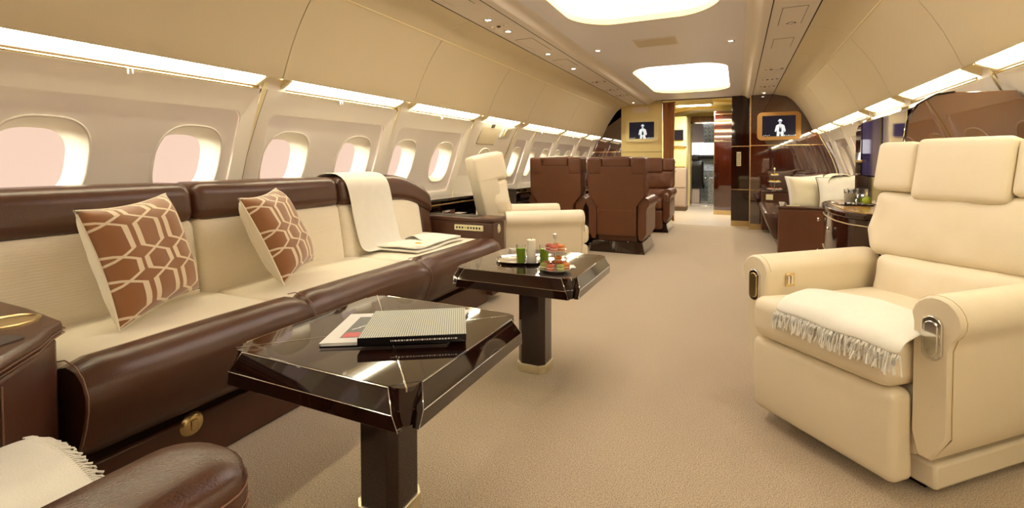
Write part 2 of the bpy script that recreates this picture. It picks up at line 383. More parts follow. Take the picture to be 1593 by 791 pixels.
# window modules: (y0, y1, window centres, half width)
ALLMOD = [(-1.83, -.545, (-1.51, -.86)), (-.54, .745, (-.21, .43)), (.755, 2.03, (1.08, 1.73)), (2.065, 3.325, (2.38, 3.03)), (3.365, 4.62, (3.66, 4.31)),
          (5.84, 6.40, (6.12,)), (6.46, 7.46, (6.69, 7.22)), (7.53, 8.60, (7.80, 8.34)), (8.66, 9.72, (8.93, 9.47))]
ZP0, ZP1 = .80, 1.60
wn_i = [0]
def window(side, yc, a=.178, b=.20):
    wn_i[0] += 1; zc = 1.155
    t = tag(thing('window_%d' % wn_i[0], None, None, (WX(side, zc), yc, zc)), kind='structure'); L = Vector(t.location)
    def ring(k, off, sc):
        return [Vector((WX(side, max(.5, zc+z*sc)) + side*off, yc+y*sc, zc+z*sc))-L for y, z in superell(0, 0, a, b)]
    # trim ring standing a little proud
    g = G(); rings = [ring(0, .028, 1.0), ring(0, .016, 1.01), ring(0, .016, 1.045), ring(0, .024, 1.055)]
    def loft(g, rings):
        R = [[g.bm.verts.new(p) for p in r] for r in rings]
        for A, B in zip(R, R[1:]):
            for i in range(len(A)): g.bm.faces.new((A[i], A[(i+1) % len(A)], B[(i+1) % len(A)], B[i]))
    loft(g, rings); g.done('window_trim', m_frame, t, 180)
    g = G(); loft(g, [ring(0, .022, 1.0), ring(0, .06, .93), ring(0, .12, .84), ring(0, .15, .80)]); g.done('reveal', m_reveal, t, 180)
    g = G(); r = ring(0, .15, .81); g.bm.faces.new([g.bm.verts.new(p) for p in r]); g.done('pane', m_pane, t, 180)
    return t
def side_wall(side):
    g = G()
    ys = [YB, -1.85]+[y for m in ALLMOD for y in (m[0], m[1])]+[9.8]
    zs = [0, .15, .3, .45, .6, .72, ZP0]
    # lower wall
    for z0, z1 in zip(zs, zs[1:]):
        g.bm.faces.new([g.bm.verts.new((WX(side, z), y, z)) for y, z in ((YB, z0), (YF, z0), (YF, z1), (YB, z1))])
    # plain stretches between modules
    plain = [(YB, -1.83)]+[(a[1], b[0]) for a, b in zip(ALLMOD, ALLMOD[1:])]+[(9.72, YF)]
    zz = [ZP0, 1.0, 1.2, 1.44, 1.6, 1.8]
    for y0, y1 in plain:
        for z0, z1 in zip(zz, zz[1:]): g.bm.faces.new([g.bm.verts.new((WX(side, z), y, z)) for y, z in ((y0, z0), (y1, z0), (y1, z1), (y0, z1))])
    for y0, y1, ws in ALLMOD:
        for z0, z1 in ((1.6, 1.7), (1.7, 1.8)): g.bm.faces.new([g.bm.verts.new((WX(side, z), y, z)) for y, z in ((y0, z0), (y1, z0), (y1, z1), (y0, z1))])
        rec = rrect(y0+.09, y1-.07, ZP0+.045, 1.463, .05)
        sheet(g, [(y0, ZP0), (y1, ZP0), (y1, ZP1), (y0, ZP1)], [rec], lambda y, z: Vector((WX(side, z), y, z)), frange(y0, y1, 6), [.9, 1.0, 1.1, 1.2, 1.32, 1.44])
        R = [[g.bm.verts.new((WX(side, z, o), y, z)) for y, z in rec] for o in (0, .012)]
        for i in range(len(rec)): g.bm.faces.new((R[0][i], R[0][(i+1) % len(rec)], R[1][(i+1) % len(rec)], R[1][i]))
    w = tag(g.done('wall_'+SN[side], m_frame, None, 35), kind='structure')
    for y0, y1, ws in ALLMOD:
        g = G(); rec = rrect(y0+.088, y1-.068, ZP0+.043, 1.465, .05)
        a = .178 if len(ws) == 2 and y1 < 5 else .15
        sheet(g, rec, [superell(c, 1.155, a, .20) for c in ws], lambda y, z: Vector((WX(side, z, .022), y, z)), frange(y0, y1, 8), [.9, 1.0, 1.1, 1.2, 1.32, 1.44])
        g.done('window_panel', m_wpanel, w, 180)
        for c in ws: window(side, c, a)
    return w
wall_l = side_wall(-1); wall_r = side_wall(1)
wall_l.name = 'wall_left'; wall_r.name = 'wall_right'
# outer skin keeps daylight out of the gaps (roof shell)
tn = [0]
def trim(g, m, bev=0, smooth=40):
    tn[0] += 1; return tag(g.done('trim_%d' % tn[0], m, None, smooth, bev), kind='structure')
# posts between window modules
for side in (-1, 1):
    for yp in (-.543, .75, 2.0475, 3.345, 4.64, 5.80, 6.43, 7.495, 8.63):
        g = G(); zs = [.80, .85, .92, 1.0, 1.1, 1.2, 1.32, 1.44, 1.53, 1.60, 1.64]; w = .014
        for (za, zb) in zip(zs, zs[1:]):
            for (ya, yb, oa, ob) in ((yp-w, yp+w, .012, .012),):
                A = [(WX(side, z, -o), y, z) for z, y, o in ((za, ya, oa), (za, yb, ob), (zb, yb, ob), (zb, ya, oa))]
                Bk = [(WX(side, z, .004), y, z) for z, y in ((za, ya), (za, yb), (zb, yb), (zb, ya))]
                VA = [g.bm.verts.new(p) for p in A]; VB = [g.bm.verts.new(p) for p in Bk]
                g.bm.faces.new(VA)
                for i in range(4): g.bm.faces.new((VA[i], VA[(i+1) % 4], VB[(i+1) % 4], VB[i]))
        bmesh.ops.remove_doubles(g.bm, verts=g.bm.verts, dist=1e-5)
        trim(g, m_post)
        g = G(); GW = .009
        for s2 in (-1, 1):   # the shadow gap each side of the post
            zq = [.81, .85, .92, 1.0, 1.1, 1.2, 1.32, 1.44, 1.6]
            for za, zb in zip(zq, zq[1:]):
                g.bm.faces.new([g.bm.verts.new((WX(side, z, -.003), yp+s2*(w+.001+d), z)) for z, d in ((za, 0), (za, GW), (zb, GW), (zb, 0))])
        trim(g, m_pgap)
# curtain rails above the windows with little hooks, and the light fixtures
STR = [(-1.83, -.58), (-.52, .70), (.80, 2.01), (2.16, 3.31), (3.46, 4.62), (4.80, 5.70), (5.95, 7.45), (7.55, 8.75), (8.88, 9.7)]
n_l = 0
for side in (-1, 1):
    for i, (y0, y1) in enumerate(STR):
        dist = ['ahead of the rear bulkhead', 'above the windows behind the camera', 'above the nearest pair of windows', 'above the second pair of windows', 'above the third pair of windows', 'above the small cabin door panel', 'just ahead of the door panel', 'second from the front bulkhead', 'running up to the front bulkhead'][i]
        t = thing('strip_light', 'long warm strip light under the %s overhead panels, %s' % (SN[side], dist), 'strip light', (XC+side*1.86, (y0+y1)/2, 1.64), group=None)
        hy = (y1-y0)/2
        pr = [(1.824-1.86, 1.662-1.64), (1.862-1.86, 1.650-1.64), (1.872-1.86, 1.672-1.64), (1.83-1.86, 1.69-1.64)]
        G().prism([(side*a, b) for a, b in pr], -hy+.02, hy-.02, 'y').done('diffuser', m_diff, t, 30)
        G().prism([(side*a, b) for a, b in ((.003, .008), (.012, .032), (.045, .03), (.046, -.022))], -hy+.02, hy-.02, 'y').done('cove_glow', m_coveglow, t, 30)  # cove below the diffuser, its lit look put in as glow
        pe = [(1.812-1.86, 1.655-1.64), (1.90-1.86, 1.615-1.64), (1.905-1.86, 1.66-1.64), (1.82-1.86, 1.70-1.64)]
        for a, b in ((-hy, -hy+.02), (hy-.02, hy)): G().prism([(side*p, q) for p, q in pe], a, b, 'y').done('end_cap', m_post, t, 30, .003)
        if i in (5,): continue
        t = thing('curtain_rail', 'thin gold curtain rail on the %s wall %s' % (SN[side], dist), 'rail', (XC+side*1.888, (y0+y1)/2, 1.598))
        G().tube([(0, -hy+.03, 0), (0, hy-.01, 0)], .0055).done('rail', m_gold, t)
        G().box(-.003, .003, -hy+.03, hy-.01, .006, .014).done('shadow_slot', m_pgap, t)
        g = G(); yh = -hy+.42*(2*hy); g.tube([(0, yh, .004), (-side*.012, yh, -.006), (-side*.014, yh, -.030)], .0035, 6); g.tube([(0, yh+.02, .002), (-side*.012, yh+.02, -.006), (-side*.014, yh+.02, -.026)], .003, 6); g.done('hook', m_porcelain, t)
# overhead panels (one sheet between seams), crease, service strip, ceiling
BP = [(1.885, 1.70), (1.835, 1.668), (1.812, 1.662), (1.80, 1.675), (1.765, 1.76), (1.72, 1.86), (1.665, 1.96), (1.60, 2.06), (1.52, 2.165)]
UP = [(1.515, 2.172), (1.43, 2.235), (1.33, 2.272), (1.235, 2.283)]
SEAM = [YB, -.5, .72, 2.10, 3.42, 4.76, 5.86, 7.50, 8.86, 9.8]
for side in (-1, 1):
    for y0, y1 in zip(SEAM, SEAM[1:]):
        g = G(); e = .003
        P = BP
        cols = [[g.bm.verts.new((XC+side*a, y, z)) for a, z in [(P[0][0], P[0][1])]+P] for y in (y0+e, y1-e)]
        for i in range(len(P)): g.bm.faces.new((cols[0][i], cols[0][i+1], cols[1][i+1], cols[1][i])) if i else None
        # little returns at the seams
        for y, c in ((y0+e, cols[0]), (y1-e, cols[1])):
            back = [g.bm.verts.new((XC+side*(a+.012), y, z+.006)) for a, z in P]
            for i in range(len(P)-1): g.bm.faces.new((c[i+1], c[i+2], back[i+1], back[i]))
        trim(g, m_bin, smooth=50)
        g = G(); cols = [[g.bm.verts.new((XC+side*a, y, z)) for a, z in UP] for y in (y0+.001, y1-.001)]
        for i in range(len(UP)-1): g.bm.faces.new((cols[0][i], cols[0][i+1], cols[1][i+1], cols[1][i]))
        trim(g, m_bin, smooth=50)
    # dark backing behind seams + pale bead drawing the highlight line along the crease
    g = G()
    for (a, z), (b, z2) in zip(BP[3:-1], BP[4:]): g.bm.faces.new([g.bm.verts.new(p) for p in ((XC+side*(a+.014), YB, z+.004), (XC+side*(a+.014), YF, z+.004), (XC+side*(b+.014), YF, z2+.004), (XC+side*(b+.014), YB, z2+.004))])
    trim(g, m_gap)
    g = G(); g.tube([(XC+side*1.517, YB, 2.167), (XC+side*1.517, YF, 2.167)], .006, 6); trim(g, m_post)
    # service strip and grooves
    g = G(); g.box(min(XC+side*.93, XC+side*1.228), max(XC+side*.93, XC+side*1.228), YB, YF, 2.281, 2.30); trim(g, m_psu)
    g = G(); g.box(*sorted((XC+side*.918, XC+side*1.24)), YB, YF, 2.302, 2.31); g.box(*sorted((XC+side*.922, XC+side*.930)), YB, YF, 2.2785, 2.30); g.box(*sorted((XC+side*1.228, XC+side*1.237)), YB, YF, 2.2795, 2.30); trim(g, m_groove)
    g = G(); g.prism([(XC+side*a, z) for a, z in ((.922, 2.30), (.922, 2.279), (.86, 2.276), (.85, 2.282), (.835, 2.30), (.80, 2.325), (.755, 2.3295), (.755, 2.345), (.90, 2.345))], YB, YF, 'y'); trim(g, m_psu, smooth=50)
# ceiling with the luminous recesses
COF = [(-2.75, -.40), (1.72, 4.07), (6.26, 8.60)]
CX0, CX1 = -1.27, -.115
holes = [rrect(CX0, CX1, a, b, .30, 10) for a, b in COF]
def bow(pts, a, b):   # slightly bowed short sides
    out = []
    for x, y in pts:
        k = 1-((x-(CX0+CX1)/2)/((CX1-CX0)/2))**2; s = 1 if y > (a+b)/2 else -1
        out.append((x, y+s*.10*max(0, k)))
    return out
holes = [bow(h, a, b) for h, (a, b) in zip(holes, COF)]
g = G(); sheet(g, [(XC-.76, YB), (XC+.76, YB), (XC+.76, 9.62), (XC-.76, 9.62)], holes, lambda x, y: Vector((x, y, 2.33)))
tag(g.done('ceiling', m_ceil, None, 30), kind='structure')
g = G(); g.box(-2.7, 1.3, YB-.1, 16, 2.62, 2.66); trim(g, m_gap)
for k, (h, (a, b)) in enumerate(zip(holes, COF)):
    lab = ['rounded luminous ceiling recess behind the camera', 'large bright rounded ceiling light cut by the top of the picture', 'rounded bright ceiling recess nearest the front bulkhead'][k]
    cy = (a+b)/2; cx = (CX0+CX1)/2
    t = thing('ceiling_light', lab, 'ceiling light', (cx, cy, 2.33))
    def scl(s, z): return [Vector(((x-cx)*(1+s/.58), (y-cy)*(1+s/1.25), z)) for x, y in h]
    def loft2(g, rings):
        R = [[g.bm.verts.new(p) for p in r] for r in rings]
        for A, B in zip(R, R[1:]):
            for i in range(len(A)): g.bm.faces.new((A[i], A[(i+1) % len(A)], B[(i+1) % len(A)], B[i]))
        return R
    g = G(); loft2(g, [scl(-.004, -.004), scl(0, -.004), scl(.0, .048), scl(.075, .05), scl(.08, .15)]); g.done('rim', m_rim, t, 50)
    g = G(); loft2(g, [scl(.070, .058), scl(.070, .085)]); g.done('led_band', m_cofferrim, t, 180)
    g = G(); g.bm.faces.new([g.bm.verts.new(p) for p in scl(.079, .148)]); g.done('luminous_panel', m_coffer, t, 180)
# ceiling small things
def downlight(x, y, z, label, grp='round recessed downlights'):
    t = thing('downlight', label, 'downlight', (x, y, z))
    G().lathe([(.022, -.001), (.024, -.006), (.036, -.005), (.038, .0), (.022, .004)], n=20).done('ring', m_chrome, t, 40)
    G().lathe([(0, -.0025), (.022, -.0025)], n=20).done('lens', m_spot, t); t['group'] = grp
    l = bpy.data.lights.new('downlight_lamp', 'SPOT'); l.energy = 14; l.spot_size = 1.7; l.spot_blend = .9; l.shadow_soft_size = .03; l.color = (1, .93, .84)
    lo = bpy.data.objects.new('downlight_lamp', l); COL.objects.link(lo); lo.parent = t; lo.location = (0, 0, -.02)
    return t
downlight(-1.345, 5.05, 2.33, 'small round downlight on the white ceiling left of the beige vent')
downlight(-.07, 5.2, 2.33, 'small round downlight on the white ceiling right of the beige vent')
for y, l in ((3.43, 'nearest downlight in the left service strip, beside the flush square hatch'), (3.80, 'second downlight in the left service strip, beside the small reading lamps'), (4.77, 'third downlight along the left service strip'), (5.64, 'fourth downlight along the left service strip, before the cluster of vents'), (9.35, 'last downlight of the left service strip, above the cream bulkhead')):
    downlight(-1.80, y, 2.281, l)
for y, l in ((4.55, 'nearest downlight in the right service strip'), (8.95, 'last downlight of the right service strip, above the mahogany bulkhead'), (2.6, 'downlight in the right service strip above the front of the picture')):
    downlight(.385, y, 2.281, l)
t = thing('ceiling_vent', 'flat beige rectangular air vent on the white ceiling between the two luminous recesses', 'vent', (-.74, 4.93, 2.33))
box('frame', -.20, .20, -.15, .15, -.008, -.001, m_psu, t, .002)
box('grille', -.185, .185, -.135, .135, -.011, -.006, mat('vent_beige', srgb(205, 192, 168), .6, noise_scale=60, noise_amt=.05), t, .001)
for side in (-1, 1):
    x = XC+side*1.08
    for y, w, d, nm in ((2.9, .16, .28, 'nearest'), (4.35, .16, .5, 'middle'), (5.3, .16, .4, 'further')):
        t = thing('service_hatch', '%s flush beige hatch in the %s service strip' % (nm, SN[side]), 'hatch', (x, y, 2.281))
        box('lid', -w/2, w/2, -d/2, d/2, -.003, .002, m_psu, t, .001)
        g = G(); g.box(-w/2-.004, w/2+.004, -d/2-.004, -d/2, -.0012, .001); g.box(-w/2-.004, w/2+.004, d/2, d/2+.004, -.0012, .001); g.box(-w/2-.004, -w/2, -d/2, d/2, -.0012, .001); g.box(w/2, w/2+.004, -d/2, d/2, -.0012, .001); g.done('joint', m_gap, t)
    for y, nm in ((3.62, 'nearest'), (6.7, 'second'), (7.5, 'third'), (8.2, 'farthest')):
        t = thing('air_outlet_panel', '%s panel of air nozzles and reading lamps in the %s service strip' % (nm, SN[side]), 'air outlet', (x, y, 2.281))
        box('plate', -.12, .12, -.045, .045, -.004, .001, m_psu, t, .001)
        for k in range(3):
            G().lathe([(.006, -.014), (.016, -.010), (.018, -.004)], c=(-.075+.06*k, 0, 0), n=14).done('nozzle', m_chrome if k != 1 else m_gap, t)
        if y > 6:
            box('sign', .085, .115, -.03, .03, -.006, -.003, m_black, t, .001)

# ================================================================ FRONT AND REAR BULKHEADS
HP = [(0, 2.02), (.3, 2.12), (.6, 2.18), (.85, 2.19), (1.0, 2.165), (1.2, 2.10), (1.44, 1.99), (1.66, 1.88)]
def bulk_poly(side, xin, z0, z1):
    zs = [z0]+[z for z, _ in PROF if z0 < z < z1]+[z1]
    def bx(z):
        if z < 1.66: return hw(z)
        pts = [(1.66, 1.82)]+[(z_, a_) for a_, z_ in BP[3:]]+[(2.235, 1.43), (2.283, 1.235), (2.33, 1.0)]
        for (za, a), (zb, b) in zip(pts, pts[1:]):
            if z <= zb: return a+(b-a)*(z-za)/max(1e-6, zb-za)
        return 1.0
    zs = sorted(set(zs+[z for z in (1.67, 1.76, 1.86, 1.96, 2.06, 2.165, 2.235) if z0 < z < z1]))
    return [(xin, z0)]+[(XC+side*bx(z), z) for z in zs]+[(xin, z1)]
YR = 9.2
g = G(); g.prism(bulk_poly(1, .20, .04, 2.32), YR, YR+.04, 'y'); wf = tag(g.done('wall_front', m_mahog, None, 30), kind='structure')
g = G(); g.prism([(x, z) for x, z in bulk_poly(1, .205, .0, .10)], YR-.012, YR, 'y'); trim(g, m_gold)
for z in (1.43, .675):
    g = G(); g.box(.20, XC+hw(z)-.02, YR-.006, YR, z-.006, z+.006); trim(g, m_gold)
g = G(); g.box(.185, .202, YR-.01, 9.6, .0, 2.31); trim(g, m_gold)
g = G(); g.prism([(XC+hw(z)-.03, z) for z in frange(.7, 1.64, 8)]+[(XC+hw(z)-.012, z) for z in frange(1.64, .7, 8)], YR-.012, YR, 'y'); trim(g, m_post)
# dark glossy return beside the aisle
g = G(); g.box(-.10, .186, 9.56, 9.60, .10, 2.33); trim(g, m_gloss)
g = G(); g.box(-.10, .186, 9.55, 9.60, .0, .10); trim(g, m_gold)
for z in (1.43, .66):
    g = G(); g.box(-.10, .186, 9.553, 9.56, z-.006, z+.006); trim(g, m_gold)
t = thing('control_keypad', 'small ivory keypad on the dark glossy panel beside the aisle', 'keypad', (.02, 9.556, 1.08))
box('plate', -.035, .035, -.008, .001, 0, .25, m_ivory, t, .003)
for r in range(7):
    for c in (-.014, .014): box('button', c-.008, c+.008, -.012, -.007, .02+r*.031, .038+r*.031, m_gap, t, .001)
# left side
g = G(); g.prism(bulk_poly(-1, -2.12, .0, 2.32), 9.80, 9.84, 'y'); trim(g, m_mahog)
for z in (1.36,):
    g = G(); g.box(XC-hw(z)+.02, -2.12, 9.79, 9.80, z-.006, z+.006); trim(g, m_gold)
g = G(); g.box(-2.12, -1.33, 9.76, 9.84, 0, 2.34); trim(g, m_yellowpanel, .006)
g = G(); g.box(-2.115, -1.335, 9.755, 9.761, 1.352, 1.358); trim(g, m_gap)
g = G(); g.box(-1.33, 1.0, 9.60, 9.66, 2.315, 2.64); trim(g, m_gap)
g = G(); g.box(-1.33, -.10, 9.84, 9.87, 2.335, 2.64); trim(g, m_ceil)
tag(bxthing('sign_plate', -1.90, -1.60, 9.748, 9.76, 2.125, 2.235, mat('pale_plate', srgb(226, 206, 184), .5, noise_scale=9, noise_amt=.02)), 'pale blank rectangular plate on the cream bulkhead above the left screen', 'plate')
# curtain in the doorway
t = thing('door_curtain', 'gathered brown curtain at the left side of the forward doorway', 'curtain', (-1.205, 9.74, 0))
def cf(u, v):
    x = -.115+.23*u; y = .035*math.sin(u*6*2*PI)+.01*math.sin(u*11+v*3)
    return Vector((x*(1-.12*math.sin(v*PI)), y, .02+2.27*v))
g = G(); g.grid(72, 10, cf); g.done('cloth', m_curtain, t, 180)
G().tube([(-.13, 0, 2.30), (.13, 0, 2.30)], .012).done('track', m_gold, t)
# screens
def screen(x0, x1, z0, z1, y, fm, label):
    cx, cz = (x0+x1)/2, z0; w, h = (x1-x0)/2, z1-z0
    t = thing('wall_screen', label, 'screen', (cx, y, cz))
    g = G(); outer = rrect(-w, w, 0, h, .075); inner = rrect(-w+.075, w-.075, .06, h-.06, .008)
    sheet(g, outer, [inner], lambda a, b: Vector((a, -.03, b)))
    A = [[g.bm.verts.new((a, yy, b)) for a, b in outer] for yy in (-.03, 0)]
    for i in range(len(outer)): g.bm.faces.new((A[0][i], A[0][(i+1) % len(outer)], A[1][(i+1) % len(outer)], A[1][i]))
    A = [[g.bm.verts.new((a, yy, b)) for a, b in inner] for yy in (-.03, -.018)]
    for i in range(len(inner)): g.bm.faces.new((A[0][i], A[0][(i+1) % len(inner)], A[1][(i+1) % len(inner)], A[1][i]))
    bmesh.ops.remove_doubles(g.bm, verts=g.bm.verts, dist=1e-5); g.done('frame', fm, t, 35)
    box('display', -w+.07, w-.07, -.02, -.012, .055, h-.055, m_movie, t, 0)
    # picture: a man in a pale shirt and hat, cropped at the thighs
    g = G(); c = .02; b0 = .064
    g.prism([(c-.05, b0), (c-.045, b0+.11), (c-.062, b0+.07), (c-.078, b0+.08), (c-.06, b0+.175), (c-.02, b0+.20), (c+.025, b0+.20), (c+.062, b0+.175), (c+.082, b0+.09), (c+.066, b0+.06), (c+.05, b0+.11), (c+.055, b0), (c+.012, b0), (c+.004, b0+.05), (c-.004, b0+.05), (c-.012, b0)], -.0225, -.0205, 'y')
    g.prism([(c+p[0]*.8, b0+.232+p[1]) for p in superell(0, 0, .024, .028, 2, 16)], -.0225, -.0205, 'y')
    g.prism([(c+p[0], b0+.252+p[1]) for p in superell(0, 0, .036, .007, 2, 16)], -.0228, -.0205, 'y')
    g.prism([(c-.022, b0+.254), (c+.022, b0+.254), (c+.018, b0+.28), (c-.018, b0+.28)], -.0228, -.0205, 'y')
    g.done('picture_figure', m_moviefig, t, 30)
    g = G(); g.prism([(c-.02, b0+.09), (c-.008, b0+.17), (c+.006, b0+.12), (c+.016, b0+.165), (c+.022, b0+.08), (c, b0+.06)], -.0232, -.0226, 'y')
    g.prism([(c-.018, b0+.228), (c+.018, b0+.228), (c+.012, b0+.24), (c-.012, b0+.24)], -.0236, -.0231, 'y'); g.done('picture_shading', m_moviedk, t, 30)
    g = G()
    for k in range(7): g.box(w-.30+k*.03+.06, w-.285+k*.03+.06, -.0222, -.0206, .066, .078+.012*random.random())
    for k in range(4): g.box(-w+.09+k*.028, -w+.105+k*.028, -.0222, -.0206, .068+.01*(k % 2), .076+.01*(k % 2))
    g.done('picture_ground', m_moviefig, t, 30)
    return t
screen(-2.03, -1.40, 1.55, 2.0, 9.758, m_tvframe2, 'wall screen in a rounded ivory frame on the cream bulkhead, left of the doorway')
screen(.295, .935, 1.515, 1.98, YR, m_tvframe, 'wall screen in a rounded gold frame on the mahogany bulkhead, right of the doorway')
# rear bulkhead
g = G(); g.box(-2.95, 1.55, YB-.04, YB, 0, 2.62); tag(g.done('wall_back', m_mahogmid), kind='structure')

# vestibule and flight deck
g = G(); g.box(-1.60, -1.56, 9.84, 13.4, 0, 2.62); trim(g, m_galley)
g = G(); g.box(.18, .22, 9.6, 13.4, 0, 2.62); trim(g, m_mahog)
for k, (y, z) in enumerate(((10.4, 2.50), (11.2, 2.44), (12.1, 2.38))):
    g = G(); pts = [(-1.56+1.74*i/16, z-.10+.10*math.sin(PI*i/16)) for i in range(17)]
    g.prism(pts+[(.18, 2.63), (-1.56, 2.63)], y, y+.9, 'y'); trim(g, m_galley)
t = thing('vestibule_light', 'square white ceiling lamp in the vestibule before the flight deck', 'ceiling light', (-.85, 10.9, 2.34))
box('frame', -.38, .38, -.16, .16, .0, .16, m_ivory, t, .004); box('lens', -.33, .33, -.12, .12, -.004, .004, m_diff, t, 0)
for k, (x, y, z) in enumerate(((-.7, 12.6, 2.2),)):
    l = bpy.data.lights.new('vestibule_lamp', 'AREA'); l.energy = 60; l.size = .5; l.color = (1, .92, .78); lo = bpy.data.objects.new('vestibule_lamp', l); COL.objects.link(lo); lo.location = (-.7, 11.4, 2.28)
# galley column left
t = thing('galley_cabinet', 'cream and grey galley cabinet left of the flight deck door', 'cabinet', (-1.28, 12.0, 0))
box('lower_body', -.28, .19, 0, .5, .10, 1.02, m_grey, t, .004)
box('upper_body', -.28, .19, 0, .5, 1.03, 2.22, m_galley, t, .004)
box('plinth', -.28, .19, .01, .5, 0, .10, m_gap, t, .002)
box('ledge', -.28, .20, -.05, .02, 1.50, 1.54, m_gold, t, .008)
for z0, z1, mm in ((.56, 1.0, m_grey), (.13, .53, m_grey), (1.05, 1.21, m_galley)):
    d = box('door', -.25, .16, -.014, .002, z0, z1, mm, t, .004)
    box('latch', -.05, -.02, -.026, -.013, z1-.07, z1-.045, m_chrome, d, .003)
g_ = thing('galley_monitor', 'small black monitor on the cream galley cabinet', 'monitor', (-1.30, 11.985, 1.66))
box('bezel', -.15, .15, -.02, .01, 0, .25, m_black, g_, .006); box('display', -.13, .13, -.024, -.018, .02, .23, m_movie, g_, 0)
# glossy closet right
t = thing('closet', 'tall glossy dark wood closet in the vestibule right of the flight deck door', 'closet', (-.29, 11.5, 0))
box('body', -.18, .46, 0, .7, .10, 2.26, m_mahog, t, .01); box('plinth', -.18, .46, .01, .7, 0, .10, m_gold, t, .002)
box('top_trim', -.185, .46, -.006, .0, 2.18, 2.20, m_gold, t, .001); box('trim_band', -.18, .46, -.008, .0, 1.60, 1.615, m_gold, t, .001)
# flight deck door wall
YD = 13.4
g = G(); outer = [(-1.6, 0), (.22, 0), (.22, 2.62), (-1.6, 2.62)]
g.box(-1.6, -1.09, YD, YD+.05, 0, 2.62); g.box(-.53, .22, YD, YD+.05, 0, 2.62); g.box(-1.09, -.53, YD, YD+.05, 2.2, 2.62); trim(g, m_galley)
t = tag(thing('door_1', None, None, (-.81, YD, 0)), kind='structure')
box('door_frame', -.30, -.262, -.03, .06, 0, 2.2, m_chrome, t, .004); box('door_frame', .262, .30, -.03, .06, 0, 2.2, m_chrome, t, .004)
box('door_header', -.30, .30, -.03, .06, 2.14, 2.32, m_mahogmid, t, .004)
box('threshold', -.262, .262, -.03, .06, 0, .03, m_chrome, t, .004)
g = G(); g.box(-1.7, -1.66, YD+.05, 15.9, 0, 2.6); g.box(.2, .24, YD+.05, 15.9, 0, 2.6); g.box(-1.7, .24, 15.86, 15.9, 0, 1.15); g.box(-1.7, .24, 15.86, 15.9, 1.75, 2.6); trim(g, m_grey)
g = G(); g.box(-1.7, .24, 15.95, 15.97, 1.0, 1.85); o = tag(g.done('window_50', m_skydim), kind='structure')
t = thing('instrument_console', 'grey flight deck instrument console with dark glareshield seen through the open door', 'instrument console', (-.75, 15.2, 0))
G().prism([(0, .72), (0, .9), (.25, 1.28), (.45, 1.28), (.45, .0), (.2, .0)], -.75, .75, 'x').done('dashboard', m_instr, t, 30, .01)
box('glareshield', -.75, .75, -.04, .42, 1.28, 1.36, m_black, t, .02)
box('pedestal', .02, .32, -.9, .1, 0, .72, m_instr, t, .02)
t = thing('overhead_switch_panel', 'grey overhead panel of switches on the flight deck ceiling', 'switch panel', (-.72, 14.9, 1.72))
G().prism([(0, .5), (.5, 0), (.54, .04), (.06, .62)], -.18, .34, 'x').done('panel', m_instr, t, 30, .005)
for i in range(4):
    for j in range(5): G().lathe([(.012, .0), (.012, .03)], mx=Matrix.Translation((-.12+.1*j, .08+.11*i, .42-.11*i)) @ Matrix.Rotation(math.radians(135), 4, 'X'), n=8).done('knob', m_black, t)
t = thing('pilot_seat', 'dark pilot seat silhouette inside the flight deck', 'seat', (-1.05, 14.4, 0))
pad('backrest', (0, 0, .85), (.20, .06, .34), .05, m_black, t, n=6); pad('headrest', (0, 0, 1.27), (.10, .05, .09), .04, m_black, t, n=6)
pad('seat', (0, .26, .48), (.22, .26, .07), .05, m_black, t, n=6); box('pillar', -.1, .1, .1, .35, 0, .42, m_grey, t, .01)
box('armrest', .22, .27, .0, .34, .66, .72, m_chrome, t, .012)
l = bpy.data.lights.new('deck_lamp', 'AREA'); l.energy = 25; l.size = .6; lo = bpy.data.objects.new('deck_lamp', l); COL.objects.link(lo); lo.location = (-.8, 14.3, 2.4)

# service door panel on the left wall
def wall_patch(name, side, ya, yb, za, zb, m, parent, proud, r=.01):
    g = G(); rc = rrect(ya, yb, za, zb, r, 3); L = parent.location
    sheet(g, rc, [], lambda y, z: Vector((WX(side, z, -proud), y, z))-L)
    A = [[g.bm.verts.new(Vector((WX(side, z, -o), y, z))-L) for y, z in rc] for o in (proud, -.002)]
    for i in range(len(rc)): g.bm.faces.new((A[0][i], A[0][(i+1) % len(rc)], A[1][(i+1) % len(rc)], A[1][i]))
    bmesh.ops.remove_doubles(g.bm, verts=g.bm.verts, dist=1e-5); return g.done(name, m, parent, 35)
t = thing('exit_cover_panel', 'cream cover panel with small grey window in the left wall behind the cream recliner', 'panel', (-2.62, 5.1, 1.40))
wall_patch('joint', -1, 4.885, 5.325, 1.365, 1.645, m_gap, t, .004); wall_patch('panel', -1, 4.89, 5.32, 1.37, 1.64, m_shell, t, .007)
wall_patch('indicator', -1, 5.08, 5.15, 1.56, 1.60, m_gap, t, .010, .004)
t = thing('wall_handset', 'white handset box mounted on the left wall beside the exit cover panel', 'handset', (-2.62, 5.45, 1.42))
wall_patch('cradle', -1, 5.38, 5.60, 1.45, 1.58, m_porcelain, t, .03, .02); wall_patch('handset', -1, 5.41, 5.52, 1.47, 1.56, m_ivory, t, .055, .02)
for side, y in ((-1, 5.0), (1, 5.0)): pass
t = thing('door_port', 'small round-topped window port in the exit door behind the cream recliner', 'window', (-2.78, 5.16, 1.14))
g = G(); L = Vector(t.location)
def prt(off, s): return [Vector((WX(-1, 1.14+z*s, -off), 5.16+y*s, 1.14+z*s))-L for y, z in superell(0, 0, .13, .17)]
loft2(g, [prt(0, 1.1), prt(.016, 1.08), prt(.016, 1.0), prt(.002, .98)]); g.done('port_ring', m_frame, t, 180)
g = G(); g.bm.faces.new([g.bm.verts.new(p) for p in prt(.003, 1.0)]); g.done('port_shade', m_reveal, t, 180)

